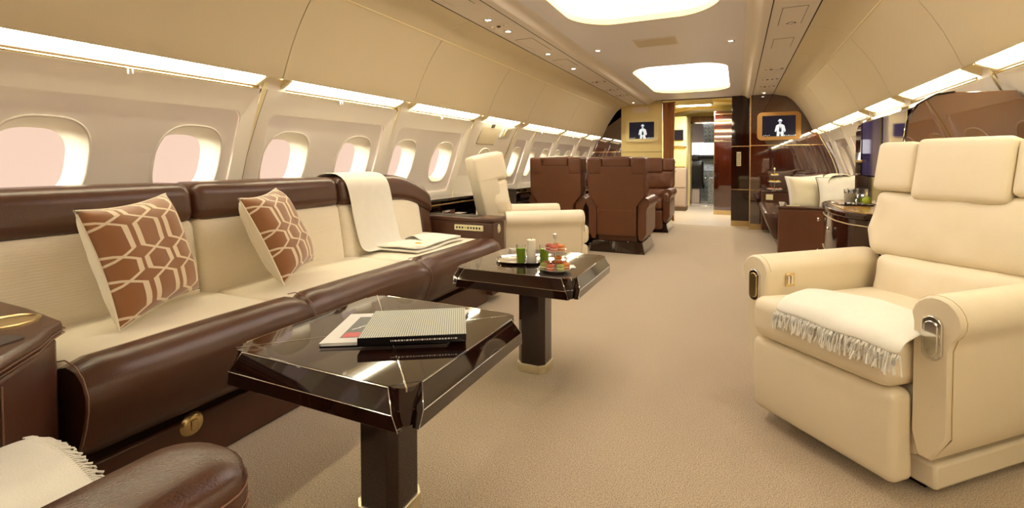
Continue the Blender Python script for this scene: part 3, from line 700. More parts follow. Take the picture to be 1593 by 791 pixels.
# ================================================================ SIDE LEDGE (left, between sofa and recliner)
def side_ledge(y0, y1, side, label, x_in):
    xo = XC+side*2.17; t = thing('side_ledge', label, 'ledge', ((x_in+xo)/2, (y0+y1)/2, 0))
    hx = abs(xo-x_in)/2; hy = (y1-y0)/2
    box('body', *((-hx, hx-.16) if side > 0 else (-hx+.16, hx)), -hy, hy, .10, .60, m_gloss, t, .004)
    box('worktop', -hx-.01, hx, -hy, hy, .775, .80, m_gloss, t, .006)
    box('edge_strip', -hx-.012 if side > 0 else hx, -hx-.008 if side > 0 else hx+.012, -hy, hy, .74, .752, m_gold, t, .001)
    box('back_panel', (hx-.05) if side > 0 else -hx, hx if side > 0 else -hx+.05, -hy, hy, .60, .775, m_gloss, t, 0)
    box('end_panel', -hx, hx, hy-.02, hy, .60, .775, m_gloss, t, .002); box('end_panel', -hx, hx, -hy, -hy+.02, .60, .775, m_gloss, t, .002)
    box('plinth', *((-hx+.02, hx-.18) if side > 0 else (-hx+.18, hx-.02)), -hy, hy, 0, .10, m_gap, t, 0)
    return t
side_ledge(3.74, 4.66, -1, 'dark glossy side ledge with an open shelf beneath the left windows, by the cream recliner', -2.60)
side_ledge(5.86, 9.6, -1, 'long dark glossy side ledge beneath the far left windows', -2.66)
for k, (y, x, w) in enumerate(((3.95, -2.72, .10), (4.2, -2.72, .12))):
    t = thing('shelf_case', ['flat pewter case lying on the open shelf of the near side ledge', 'small silver box on the open shelf of the near side ledge, behind the flat case'][k], 'box', (x, y, .60))
    box('case', -.06, .06, -w, w, .0, .03+.03*k, m_grey if k == 0 else m_chrome, t, .006); box('lid', -.062, .062, -w-.002, w+.002, .03+.03*k, .04+.03*k, m_chrome, t, .003)

# ================================================================ LEFT SOFA
SF = thing('sofa', 'long sofa with cream seats, brown leather roll and brown arm consoles under the left windows', 'sofa', (-2.2, 2.13, 0))
SO = Vector(SF.location)
def seatdef(p): return p
def spad(name, x0, x1, y0, y1, z0, z1, r, m, puff=(0, 0, 0), deform=None, n=14, parent=SF):
    c = Vector(((x0+x1)/2, (y0+y1)/2, (z0+z1)/2))-SO
    d = (lambda p: Vector(deform(p+SO))-SO) if deform else None
    return pad(name, c, ((x1-x0)/2, (y1-y0)/2, (z1-z0)/2), r, m, parent, puff, d, n)
YS = [.76, 1.53, 2.50, 3.49]; YK = [.60, 1.48, 2.42, 3.30]
for a, b in zip(YS, YS[1:]):
    spad('seat_cushion', -2.56, -1.86, a, b-.002, .34, .525, .03, m_rib, (0, 0, .012))
def rollsweep(y0, y1):   # brown leather front: roll at the top, sloping in to the plinth
    prof = [(-1.93, .50), (-1.90, .535), (-1.85, .548), (-1.79, .54), (-1.745, .51), (-1.722, .465), (-1.722, .42), (-1.735, .37), (-1.76, .31), (-1.785, .262), (-1.82, .24), (-1.90, .235), (-1.94, .30)]
    g = G(); n = 14; R = []
    for i in range(n+1):
        t = i/n; y = y0+(y1-y0)*t; e = min(t, 1-t)*(y1-y0); s = 1-.10*max(0, 1-e/.025)**2
        R.append([g.bm.verts.new(Vector((-1.84+(x+1.84)*s+.004*math.sin(y*9+z*12), y, .36+(z-.36)*s))-SO) for x, z in prof])
    for A, B in zip(R, R[1:]):
        for i in range(len(prof)): g.bm.faces.new((A[i], A[(i+1) % len(prof)], B[(i+1) % len(prof)], B[i]))
    g.bm.faces.new(R[0]); g.bm.faces.new(R[-1][::-1])
    o = g.done('front_roll', m_brown, SF, 60)
    s = G(); s.tube([Vector((x+(.003 if z < .5 else 0), y0+.0, z+(.003 if z > .5 else 0)))-SO for x, z in prof[1:10]], .0022, 5); s.done('seam', m_seam, o)
YRL = [.75, 1.60, 2.515, 3.52]
for a, b in zip(YRL, YRL[1:]): rollsweep(a, b-.002)
o = box('plinth', -2.6+2.2, -1.86+2.2,   .745-2.13, 3.52-2.13, 0, .19, m_brown, SF, .01)
t = G(); t.lathe([(0, .012), (.03, .012), (.038, .008), (.045, .0)], mx=Matrix.Translation(Vector((-1.86, 1.13, .165))-SO) @ Matrix.Rotation(PI/2, 4, 'Y'), n=28); o2 = t.done('latch_plate', m_gold, o); o2['label'] = 'round gold latch plate'
g = G(); g.box(-.02, .02, -.012, .012, 0, .006, Matrix.Translation(Vector((-1.848, 1.13, .165))-SO) @ Matrix.Rotation(PI/2, 4, 'Y')); g.done('latch', m_gold, o2, 40, .003)
def lean(p):  # backs lean outward with height
    return Vector((p.x-(p.z-.5)*.16, p.y, p.z))
for a, b in zip(YK, YK[1:]):
    last = b > 3
    if last:
        def dl(p):
            k = max(0, (p.y-3.05)/.25); z = p.z-max(0, (p.z-.6))*.25*k*k
            return lean(Vector((p.x, p.y, z)))
        spad('back_cushion', -2.52, -2.31, a, b-.004, .48, .885, .05, m_rib, (.02, 0, 0), dl)
        def dl2(p):
            k = max(0, (p.y-3.0)/.42); return lean(Vector((p.x+.05*k*k*0, p.y, p.z-.12*k*k*(1 if p.z > .9 else .9)-.02*k)))
        spad('back_roll', -2.55, -2.295, a, b+.16, .80 if False else .86, 1.055, .055, m_brown, (.012, 0, .004), dl2)
    else:
        spad('back_cushion', -2.52, -2.31, a, b-.004, .48, .885, .045, m_rib, (.02, 0, 0), lean)
        spad('back_roll', -2.55, -2.295, a, b-.003, .865, 1.055, .055, m_brown, (.012, 0, .004), lean)
spad('back_end', -2.60, -2.33, 3.26, 3.48, .45, .96, .07, m_brown, (0, 0, 0), lean)
box('back_shell', -2.73+2.2, -2.56+2.2, .62-2.13, 3.44-2.13, .1, .98, m_brown, SF, .02)
# far arm console
YA0, YA1 = 3.50, 3.72
ar = box('arm_console', -2.62+2.2, -1.80+2.2, YA0-2.13, YA1-2.13, .06, .655, m_brown, SF, .012, 3)
tp = box('arm_top', -2.64+2.2, -1.785+2.2, YA0-.014-2.13, YA1+.01-2.13, .658, .695, m_brown, ar, .012, 3)
box('arm_inlay', -2.45+2.2, -2.0+2.2, YA0+.05-2.13, YA1-.03-2.13, .694, .698, m_black, tp, .002)
s = G(); s.box(-2.62+2.2, -1.797+2.2, YA0-.002-2.13, YA0-2.13+.002, .650, .654); s.box(-1.80+2.2, -1.797+2.2, YA0-2.13, YA1-2.13, .650, .654); s.done('seam', m_seam, ar)
cp = box('control_panel', -2.16+2.2, -1.885+2.2, YA0-.010-2.13, YA0-2.13, .585, .632, m_ivory, ar, .004)
for k in range(9):
    o = box('button', -2.14+2.2+k*.027, -2.126+2.2+k*.027, YA0-.013-2.13, YA0-.009-2.13, .600, .617, m_black if k != 3 else m_lime, cp, .001)
g = G(); g.lathe([(0, .008), (.018, .008), (.024, 0)], mx=Matrix.Translation(Vector((-1.80, 3.61, .60))-SO) @ Matrix.Rotation(PI/2, 4, 'Y') @ Matrix.Diagonal((1.6, 1, 1, 1)), n=20); g.done('latch', m_chrome, ar)
# near arm console, widening toward the aisle
def outl(d): return [(-2.62, .26), (-1.53+d, .26), (-1.53+d, .47), (-1.685+d*.8, .62+d*.5), (-1.765+d*.8, .675+d*.6), (-1.80, .715+d), (-2.05, .735+d), (-2.62, .735+d)]
g = G(); g.prism([(x+2.2, y-2.13) for x, y in outl(0)], .02, .64, 'z'); an = g.done('arm_console', m_brown, SF, 40, .014, 3)
g = G(); g.prism([(x+2.2, y-2.13) for x, y in outl(.016)], .642, .69, 'z'); at_ = g.done('arm_top', m_brown, an, 40, .018, 4)
for dd, z in ((.0165, .652), (.0175, .664)):
    g = G(); g.tube([(x+2.2+.001, y-2.13, z) for x, y in outl(dd)[1:]], .0016, 5); g.done('seam', m_seam, at_)
for dx in (0, .03):
    g = G(); g.tube([(-1.56-dx*.7+2.2+.004, .50+dx*.7-2.13, z) for z in (.05, .3, .62)], .0018, 5); g.done('seam', m_seam, an)
g = G(); g.lathe([(.075, .0), (.075, .004), (.068, .006), (.062, .0025), (.05, .0012), (0, .001)], c=(-1.915+2.2, .645-2.13, .690), n=36); cp = g.done('cup_holder', m_gold, at_, 40)
g = G(); g.prism(rrect(-.045, .045, -.045, .045, .02, 4), 0, .003, 'z', Matrix.Translation((-1.73+2.2, .56-2.13, .6895)) @ Matrix.Rotation(.35, 4, 'Z')); g.done('touch_pad', mat('dark_pad', srgb(60, 44, 38), .5, noise_scale=20, noise_amt=.1), at_, 30)
# pillows on the sofa
def pillow(name, label, w, h, T, front, back, loc, rot, grp=None, n=26, piping=None, cat='pillow'):
    bm = bmesh.new(); uvl = bm.loops.layers.uv.new('UVMap')
    for side in (1, -1):
        V = []
        for i in range(n+1):
            row = []
            for j in range(n+1):
                u, v = -1+2*i/n, -1+2*j/n
                x = w/2*u*(1-.09*(1-v*v)*abs(u)**2); z = h/2*v*(1-.09*(1-u*u)*abs(v)**2)
                th = T/2*((1-u**4)*(1-v**4))**.55*(1+.10*noise.noise(Vector((u*2.2, v*2.2, side*3+w*7))))
                wr = .004*math.sin(9*u+5*v)*(abs(u*v))
                row.append(bm.verts.new((x, side*-(th+wr*side*.0)+wr*(1-max(abs(u), abs(v))), z)))
            V.append(row)
        for i in range(n):
            for j in range(n):
                q = [(i, j), (i+1, j), (i+1, j+1), (i, j+1)]
                f = bm.faces.new([V[a][b] for a, b in q]); f.material_index = 0 if side == 1 else 1
                for lp, (a, b) in zip(f.loops, q): lp[uvl].uv = (a/n, b/n)
    bmesh.ops.remove_doubles(bm, verts=bm.verts, dist=1e-6)
    bmesh.ops.recalc_face_normals(bm, faces=bm.faces)
    o = link(name, mesh(bm, False), [front, back], None, 180); o.location = loc; o.rotation_euler = rot
    tag(o, label, cat, grp)
    g = G(); pts = []
    for u, v in [(-1+2*i/n, -1) for i in range(n)]+[(1, -1+2*i/n) for i in range(n)]+[(1-2*i/n, 1) for i in range(n)]+[(-1, 1-2*i/n) for i in range(n)]:
        pts.append((w/2*u*(1-.09*(1-v*v)*abs(u)**2), 0, h/2*v*(1-.09*(1-u*u)*abs(v)**2)))
    g.tube(pts, .0045, 6, True); g.done('piping', piping or back, o)
    return o
pillow('throw_pillow', 'brown and cream lattice velvet pillow nearest the camera on the sofa', .46, .46, .17, m_trellis, m_fabric, (-2.18, 1.15, .777), (math.radians(-15.7), math.radians(-4), math.radians(115.5)), 'lattice pillows on the sofa')
pillow('throw_pillow', 'brown and cream lattice velvet pillow in the middle of the sofa', .46, .46, .17, m_trellis, m_fabric, (-2.155, 1.77, .787), (math.radians(-24.4), math.radians(-3), math.radians(121)), 'lattice pillows on the sofa')
# blanket over the backrest
def cloth(name, pts_rows, m, parent=None, loc=(0, 0, 0), thick=.008, sub=2):
    g = G(); L = Vector(loc)
    V = [[g.bm.verts.new(Vector(p)-L) for p in row] for row in pts_rows]
    for A, B in zip(V, V[1:]):
        for i in range(len(A)-1): g.bm.faces.new((A[i], A[i+1], B[i+1], B[i]))
    o = g.done(name, m, parent, 180); o.location = loc
    s = o.modifiers.new('solid', 'SOLIDIFY'); s.thickness = thick; s.offset = 0
    d = o.modifiers.new('sub', 'SUBSURF'); d.levels = sub; d.render_levels = sub
    return o
rows = []
path = [(-2.63, .80), (-2.64, .95), (-2.62, 1.05), (-2.56, 1.078), (-2.48, 1.082), (-2.42, 1.072), (-2.365, 1.03), (-2.345, .95), (-2.335, .86), (-2.325, .78), (-2.305, .70), (-2.285, .62), (-2.265, .565), (-2.22, .555)]
for k, (x, z) in enumerate(path):
    y0, y1 = 2.41+.008*k, 2.86+.006*k
    rows.append([(x+.004*math.sin(6*t+k), y0+(y1-y0)*t/6, z+.002*math.sin(4*t)) for t in range(7)])
tag(cloth('blanket', rows, m_throw, None, (-2.45, 2.62, 1.05)), 'cream knitted blanket draped over the back of the sofa near its far end', 'blanket')
# folded throw on the seat + flower
g = G(); L = Vector((-2.15, 2.95, .545))
def fold(u, v, k):
    xa, ya = -2.35+.40*v, 2.62+.70*u
    ya += .06*v*(1-u) - .05*(1-v)*0; xa += -.02*u
    z = .552+.012*k+.005*math.sin(7*u+3*v)+.005*noise.noise(Vector((u*4, v*4, k)))
    return Vector((xa+.02*k*(v-.5)*-1, ya-.03*k*(u-.3), z))-L
tt = thing('folded_blanket', 'folded cream blanket lying on the far seat of the sofa', 'blanket', L)
for k in range(2):
    g = G(); g.grid(16, 12, lambda u, v: fold(u, v, k)); o = g.done('fold', m_throw, tt, 180)
    s = o.modifiers.new('solid', 'SOLIDIFY'); s.thickness = .012; s.offset = 1; d = o.modifiers.new('b', 'BEVEL'); d.width = .005; d.segments = 3
def fl(u, v): return Vector((-2.28+.15*u, 2.98+.20*v, .577+.028*math.sin(PI*min(1, u*1.1))*(1-.5*v)))-L
g = G(); g.grid(10, 8, fl); o = g.done('turned_corner', m_throw, tt, 180); s = o.modifiers.new('solid', 'SOLIDIFY'); s.thickness = .006
t = thing('flower', 'small yellow flower resting on the folded blanket', 'flower', (-1.985, 2.74, .592))
for k in range(6):
    a = k*PI/3; G().lathe([(0, 0), (.014, .002), (0, .008)], mx=Matrix.Translation((.014*math.cos(a), .010*math.sin(a), .003)), n=8).done('petal', m_yellow, t)
G().lathe([(0, 0), (.006, .003), (.004, .008), (0, .009)], n=8).done('centre', m_gap, t)

# ================================================================ COFFEE TABLES
def coffee_table(label, cx, cy):
    t = thing('coffee_table', label, 'table', (cx, cy, 0), group='square glossy coffee tables')
    h = .325; c = .055
    def octa(h, c): return [(-h+c, -h), (h-c, -h), (h, -h+c), (h, h-c), (h-c, h), (-h+c, h), (-h, h-c), (-h, -h+c)]
    G().prism(octa(h-.012, .045), .515, .585).done('body', m_gloss, t, 30, .003)
    for k in range(4):   # four veneered leaves of the top, meeting on the diagonals
        R = Matrix.Rotation(k*PI/2, 4, 'Z')
        e = .0025
        pts = [(0, -e*1.6), (-(h-.03-e), -(h-.03)), (-(h-.06), -h), (h-.06, -h), ((h-.03-e), -(h-.03))]
        G().prism(pts, .585, .60, 'z', R).done('top_leaf', m_gloss, t, 30, .002)
        # flared drop panel
        g = G(); a = h-.058
        f = [(-a, -h-.001, .597), (a, -h-.001, .597), (a+.028, -h-.024, .545), (a+.042, -h-.020, .502), (-a-.042, -h-.020, .502), (-a-.028, -h-.024, .545)]
        A = [g.bm.verts.new(R @ Vector(p)) for p in f]; B = [g.bm.verts.new(R @ (Vector(p)+Vector((0, .022, -.002)))) for p in f]
        g.bm.faces.new((A[0], A[1], A[2], A[5])); g.bm.faces.new((A[5], A[2], A[3], A[4])); g.bm.faces.new((B[5], B[2], B[1], B[0])); g.bm.faces.new((B[4], B[3], B[2], B[5]))
        for i in range(6): g.bm.faces.new((A[i], B[i], B[(i+1) % 6], A[(i+1) % 6]))
        dp = g.done('drop_panel', m_gloss, t, 25, .002)
        g = G(); g.tube([R @ Vector(p) for p in ((-a, -h-.002, .5985), (a, -h-.002, .5985))], .0014, 6)
        g.tube([R @ Vector(p) for p in ((-a-.028, -h-.025, .545), (a+.028, -h-.025, .545))], .0011, 6)
        for s in (-1, 1): g.tube([R @ Vector(p) for p in ((s*a, -h-.001, .597), (s*(a+.028), -h-.024, .545), (s*(a+.042), -h-.020, .502))], .0011, 6)
        g.done('chrome_edge', m_chrome, dp)
        g = G(); cc = R @ Vector((h-.045, -h+.045, 0)); g.lathe([(.042, .50), (.045, .505), (.045, .54), (.048, .542), (.045, .545), (.045, .584), (.043, .599), (0, .5995)], c=(cc.x, cc.y, 0), n=24); g.done('corner_post', m_gloss, t, 30)
        g = G(); dg = R @ Vector((1, -1, 0)); dg.normalize(); q = Vector((-dg.y, dg.x, 0))
        A = [dg*.0+q*.0018, dg*.442+q*.0018, dg*.442-q*.0018, -q*.0018]
        g.prism([(p.x, p.y) for p in A], .590, .6006); g.done('inlay_line', m_chrome, t)
    w, k = .078, .028
    pts = [(-w+k, -w), (w-k, -w), (w, -w+k), (w, w-k), (w-k, w), (-w+k, w), (-w, w-k), (-w, -w+k)]
    G().prism(pts, .03, .52).done('pedestal', m_gloss, t, 30, .002)
    w += .008; pts = [(-w+k, -w), (w-k, -w), (w, -w+k), (w, w-k), (w-k, w), (-w+k, w), (-w, w-k), (-w, -w+k)]
    G().prism(pts, 0, .045).done('base_collar', m_champ, t, 30, .003)
    return t
T1 = coffee_table('near square glossy dark coffee table with books lying on it', -1.04, 1.265)
T2 = dup(T1, (-1.02, 2.50, 0), 0, 'far square glossy dark coffee table set with a tray, drinks and macarons')
# books on the near table
def book(label, pts, z0, th, cover, page, name='book'):
    c = sum((Vector(p) for p in pts), Vector((0, 0)))/4; P = [Vector(p)-c for p in pts]
    t = thing(name, label, 'book', (c.x, c.y, z0))
    G().prism([p*.985 for p in P], .002, th-.002).done('pages', page, t, 30)
    bm = bmesh.new(); uv = bm.loops.layers.uv.new('UVMap')
    vs = [bm.verts.new((p.x, p.y, th)) for p in P]; f = bm.faces.new(vs)
    for lp, q in zip(f.loops, ((0, 0), (1, 0), (1, 1), (0, 1))): lp[uv].uv = q
    vb = [bm.verts.new((p.x, p.y, th-.002)) for p in P]
    for i in range(4):
        bm.faces.new((vs[i], vb[i], vb[(i+1) % 4], vs[(i+1) % 4]))
    bm.faces.new(vb[::-1]); link('front_cover', mesh(bm), [cover], t, 20)
    G().prism([tuple(p) for p in P], 0, .002).done('back_cover', m_blackpage, t)
    return t, P
ZT = .6006
bk1, P1 = book('white magazine with a black and red cover picture under the striped book', [(-1.125, 1.055), (-.80, 1.245), (-.885, 1.53), (-1.24, 1.31)], ZT, .012, m_paper, m_paper, 'magazine')
g = G(); o_ = P1[0]; ax = (P1[1]-P1[0]).normalized(); ay = (P1[3]-P1[0]).normalized()
def q2(a, b): v = o_+ax*a+ay*b; return (v.x, v.y)
G().prism([q2(.045, .04), q2(.22, .04), q2(.22, .24), q2(.045, .24)], .012, .0124).done('cover_picture', mat('dark_picture', srgb(70, 72, 76), .3, noise_scale=60, noise_amt=.5), bk1)
G().prism([q2(.05, .045), q2(.11, .045), q2(.11, .085), q2(.05, .085)], .0124, .0127).done('cover_red', mat('red_print', srgb(196, 24, 40), .3, noise_scale=90, noise_amt=.3), bk1)
g = G()
for k in range(10): a0 = .06+.016*k; g.prism([q2(a0, .11+.02*(k % 3)), q2(a0+.022, .13+.02*(k % 3)), q2(a0+.019, .135+.02*(k % 3)), q2(a0-.003, .115+.02*(k % 3))], .0124, .0127)
g.done('cover_streaks', m_paper, bk1)
bk2, P2 = book('dark book with a finely striped pale cover lying on top of the magazine', [(-1.005, 1.085), (-.735, 1.252), (-.872, 1.478), (-1.135, 1.315)], ZT+.013, .022, m_stripe, m_blackpage)
G().prism([P2[0]*1.002, P2[1]*1.002, P2[1]*.985, P2[0]*.985], .0, .022).done('spine', m_blackpage, bk2)
g = G(); d = (P2[1]-P2[0]); nrm = Vector((d.y, -d.x)).normalized()
x = .30
while x < .92:
    w = random.choice((.008, .014, .02)); a = P2[0]+d*x+nrm*.0016; b = P2[0]+d*(x+w)+nrm*.0016; g.prism([a, b, b-nrm*.001, a-nrm*.001], .009, .013); x += w+.010
g.done('spine_lettering', m_paper, bk2)
# tray, drinks, macarons on the far table
ta = .55; t = thing('serving_tray', 'oval silver serving tray on the far coffee table', 'tray', (-1.04, 2.50, ZT), ta)
g = G(); R1 = [superell(0, 0, a, b, 3.0, 40) for a, b in ((.16, .09), (.19, .115), (.20, .125), (.195, .122), (.185, .112), (.16, .088))]; zz = [.0, .002, .012, .014, .006, .004]
Rv = [[g.bm.verts.new((x, y, z)) for x, y in r] for r, z in zip(R1, zz)]
for A, B in zip(Rv, Rv[1:]):
    for i in range(40): g.bm.faces.new((A[i], A[(i+1) % 40], B[(i+1) % 40], B[i]))
g.bm.faces.new(Rv[0][::-1]); g.bm.faces.new(Rv[-1]); g.done('tray_plate', m_chrome, t, 30)
def tumbler(label, x, y, z, h=.105, r=.026, liquid=None, lh=.085, grp=None):
    t = thing('drinking_glass', label, 'glass', (x, y, z), group=grp)
    G().lathe([(0, 0), (r*.86, 0), (r*.9, .002), (r, h), (r-.002, h), (r*.86, .008), (0, .008)], n=28).done('glass', m_glass, t, 60)
    if liquid: G().lathe([(0, .0085), (r*.84, .0085), (r*.84+(r-r*.88)*lh/h, lh), (0, lh)], n=28).done('drink', liquid, t, 60)
    return t
tumbler('tall glass of green juice at the left of the tray', -1.05, 2.37, ZT+.006, liquid=m_green)
tumbler('tall glass of green juice behind the macaron stand', -.935, 2.42, ZT+.002, liquid=m_green)
tumbler('small clear glass on the tray between the green juice and the candle', -1.08, 2.50, ZT+.005, .05, .022)
t = thing('candle', 'tall white pillar candle in a low glass between the two green juices', 'candle', (-1.0, 2.395, ZT+.006))
G().lathe([(0, .008), (.024, .008), (.024, .128), (.021, .131), (0, .129)], n=28).done('wax', m_wax, t, 40)
G().lathe([(0, 0), (.028, 0), (.03, .004), (.032, .04), (.030, .04), (.026, .007), (0, .007)], n=28).done('glass_cup', m_glass, t, 60)
G().tube([(0, 0, .128), (.001, 0, .138)], .0012, 5).done('wick', m_black, t)
sx, sy = -.835, 2.31
t = thing('tiered_stand', 'two-tier glass cake stand on the far coffee table', 'cake stand', (sx, sy, ZT))
G().lathe([(0, .006), (.03, .004), (.06, .006), (.082, .014), (.084, .017), (.06, .010), (0, .010)], n=36).done('lower_plate', m_porcelain, t, 60)
G().lathe([(.02, 0), (.03, 0), (.03, .005), (.012, .006)], n=24).done('foot', m_chrome, t)
G().lathe([(0, .100), (.045, .101), (.056, .108), (.058, .111), (.045, .105), (0, .104)], n=36).done('upper_plate', m_porcelain, t, 60)
G().lathe([(.004, .01), (.004, .165), (.012, .168), (.012, .172), (.007, .174), (.009, .180), (.011, .186), (0, .192)], n=16).done('stem', m_chrome, t)
def macaron(label, x, y, z, m, rz=0, grp='macarons on the cake stand', r=.021):
    t = thing('macaron', label, 'macaron', (x, y, z), rz, grp)
    G().lathe([(0, .0), (r*.9, .001), (r, .006), (r*.97, .010), (0, .0105)], n=20).done('bottom_shell', m, t, 60)
    G().lathe([(0, .0102), (r*.88, .0105), (r*.88, .0145), (0, .0148)], n=20).done('filling', m_wax, t, 60)
    G().lathe([(0, .0145), (r*.97, .015), (r, .018), (r*.9, .026), (r*.5, .030), (0, .031)], n=20).done('top_shell', m, t, 60)
names = ['raspberry red', 'orange', 'pistachio green', 'coral pink', 'caramel brown']
lower = [(-.045, -.035, 2, 'at the front left of the lower plate'), (-.004, -.052, 3, 'at the very front of the lower plate'), (.042, -.036, 2, 'at the front right of the lower plate'), (.055, .008, 1, 'at the right of the lower plate'), (.03, .045, 4, 'at the back right of the lower plate'), (-.015, .052, 0, 'at the back of the lower plate'), (-.052, .012, 4, 'at the left of the lower plate')]
for a, b, c, w in lower: macaron('%s macaron %s' % (names[c], w), sx+a, sy+b, ZT+.0125, MAC[c])
for a, b, c, w in ((-.028, .0, 0, 'on the left of the upper plate'), (.006, -.030, 3, 'at the front of the upper plate'), (.030, .004, 1, 'on the right of the upper plate'), (-.002, .030, 4, 'at the back of the upper plate')): macaron('%s macaron %s' % (names[c], w), sx+a, sy+b, ZT+.1055, MAC[c])
macaron('orange macaron lying on top of the others on the lower plate', sx+.012, sy-.012 if False else sy+.018, ZT+.043, MAC[1], r=.019)
t = tag(G().box(-.035, .035, -.035, .035, 0, .004).done('napkin', m_white, None, 30, .001, loc=(-.80, 2.42, ZT)), 'small folded white napkin behind the cake stand', 'napkin'); t.rotation_euler = (0, 0, .5)

# ================================================================ RECLINERS
def recliner(label, lm, shell, seam, loc, rz, base='platform', wide=0, group=None, handles=True, tilt=12, topz=1.235, cat='armchair', back=.085, xoff=0, bwx=.035):
    t = thing('recliner', label, cat, loc, rz, group)
    hw_ = .30+wide
    # base
    if base == 'platform':
        box('base', -.30, .34, -.30, .46, .035, .125, m_galley if False else shell, t, .012); box('swivel', -.26, .28, -.25, .40, 0, .036, m_black, t, .003)
    else:
        g = G(); f = [(-hw_-.08, -.36), (hw_+.08, -.36), (hw_+.08, .38), (-hw_-.08, .38)]
        A = [g.bm.verts.new((x*1.04, y*1.04, 0)) for x, y in f]; B = [g.bm.verts.new((x*.93, y*.93, .15)) for x, y in f]
        g.bm.faces.new(A[::-1]); g.bm.faces.new(B)
        for i in range(4): g.bm.faces.new((A[i], A[(i+1) % 4], B[(i+1) % 4], B[i]))
        g.done('base', m_gloss, t, 30, .01)
    pad('footrest', (0, -.40, .215), (hw_+.0, .055, .16), .03, lm, t, (0, .012, 0), lambda p: (p.x, p.y+.05*max(0, (.22-p.z))*1.2, p.z))
    pad('seat_cushion', (0, -.10, .455), (hw_-.004, .37, .09), .05, lm, t, (0, .012, .006), lambda p: (p.x, p.y, p.z+.05*max(0, -p.y-.15)))
    box('seat_pan', -hw_+.01, hw_-.01, -.33, .32, .13, .38, lm, t, .02)
    # armrests: a roll on a slab
    for s in (-1, 1):
        xi = hw_+.002; R = .075; cx, cz = xi+.068, .64
        prof = [(xi, .24), (xi, .62)]
        for i in range(13):
            a = math.radians(172-i*222/12); prof.append((cx+R*math.cos(a), cz+R*math.sin(a)))
        prof += [(xi+.105, .545), (xi+.105, .26), (xi+.055, .165), (xi+.02, .165)]
        g = G(); n = 14; y0, y1 = -.37, .36; RR = []
        cen = (xi+.06, .45)
        for i in range(n+1):
            u = i/n
            if i == 0: y, sc = y0, .90
            elif i == 1: y, sc = y0+.006, .965
            elif i == 2: y, sc = y0+.02, 1
            elif i == n: y, sc = y1, .97
            else: y, sc = y0+.02+(y1-y0-.02)*(i-2)/(n-2), 1
            RR.append([g.bm.verts.new((s*(cen[0]+(x-cen[0])*(sc if sc == 1 else 1-(1-sc)*.9)), y, cen[1]+(z-cen[1])*(1-(1-sc)*.3))) for x, z in prof])
        for A, B in zip(RR, RR[1:]):
            for i in range(len(prof)): g.bm.faces.new((A[i], A[(i+1) % len(prof)], B[(i+1) % len(prof)], B[i]))
        g.bm.faces.new(RR[0]); g.bm.faces.new(RR[-1][::-1])
        arm = g.done('armrest', lm, t, 45)
        g = G(); g.tube([(s*(x+.0015*(1 if x > cen[0] else -1)), y0+.022, z) for x, z in prof[14:16]+prof[15:19]], .0018, 5); g.tube([(s*x, y0+.02, z) for x, z in prof[2:15]], .0014, 5); g.done('seam', seam, arm)
        if handles:
            pts = [(s*(xi+.062)+x, z) for x, z in rrect(-.029, .029, .505, .650, .0288, 6)]
            g = G(); g.prism(pts, y0-.012, y0+.004, 'y'); ph = g.done('handle_plate', m_chrome, arm, 30, .003)
            pts = [(s*(xi+.062)+x, z) for x, z in rrect(-.020, .020, .52, .635, .0198, 6)]
            g = G(); g.prism(pts, y0-.017, y0-.009, 'y'); g.done('recline_lever', m_gold if s < 0 else m_chrome, ph, 30, .003)
            if s < 0 or True:
                xx = s*(xi-.001)
                g = G(); g.box(min(xx, xx-s*.006), max(xx, xx-s*.006), -.26, -.205, .575, .635); bk = g.done('switch_plate', m_gold, arm, 30, .004)
                for dy in (-.248, -.228): g = G(); g.box(min(xx-s*.005, xx-s*.012), max(xx-s*.005, xx-s*.012), dy-.007, dy+.006, .585, .625); g.done('switch', m_chrome, bk, 30, .002)
    # back: shell, lower and middle cushions, headrest wings and flap
    T = Matrix.Translation((xoff, .26+back, .42)) @ Matrix.Rotation(math.radians(-tilt), 4, 'X') @ Matrix.Translation((0, -.26, -.42))
    top = topz; bw = hw_+bwx
    def wd(p):
        k = max(0, min(1, (p.z-.60)/.16)); f = 1-.0*(1-k); w = (hw_-.01)/bw; s = w+(1-w)*k; return Vector((p.x*s, p.y, p.z))
    g = G(); zs = [.22, .60, .74, top-.16, top-.10]; 
    A = []
    for z in zs:
        w = (hw_-.012) if z < .65 else bw
        A.append([g.bm.verts.new(T @ Vector((x, y, z))) for x, y in ((-w, .21), (w, .21), (w, .385), (-w, .385))])
    for P, Q in zip(A, A[1:]):
        for i in range(4): g.bm.faces.new((P[i], P[(i+1) % 4], Q[(i+1) % 4], Q[i]))
    g.bm.faces.new(A[0][::-1]); g.bm.faces.new(A[-1]); sh = g.done('back_shell', lm if base != 'platform' else shell, t, 30, .016, 3)
    if base != 'platform':
        g = G(); g.box(-bw+.01, bw-.01, .383, .3875, top-.101, top-.095, T); g.done('top_seam', m_groove, sh)
        g = G(); g.box(-.25, .25, .385, .3865, .55, .553, T); g.done('seam', seam, sh)
    def wr(p):
        k = max(0, min(1, (p.z-.5)/.2))
        return Vector((p.x, p.y+.006*math.sin(p.x*21+p.z*9)*math.sin(p.z*17)+.004*math.sin(p.x*40-p.z*22), p.z))
    pad('lower_back_cushion', (0, .20, .565), (hw_-.006, .085, .125), .05, lm, t, (0, .03, 0), wr, 18, T)
    def wr2(p):
        f = 1+.06*max(0, 1-abs(p.z-.80)/.12); return wr(Vector((p.x*f, p.y, p.z)))
    pad('middle_back_cushion', (0, .215, .84), (bw-.008, .080, .160), .045, lm, t, (0, .018, 0), wr2, 18, T)
    zc = (top+1.0)/2; hh = (top-1.0)/2+.005
    ww = bw*.5
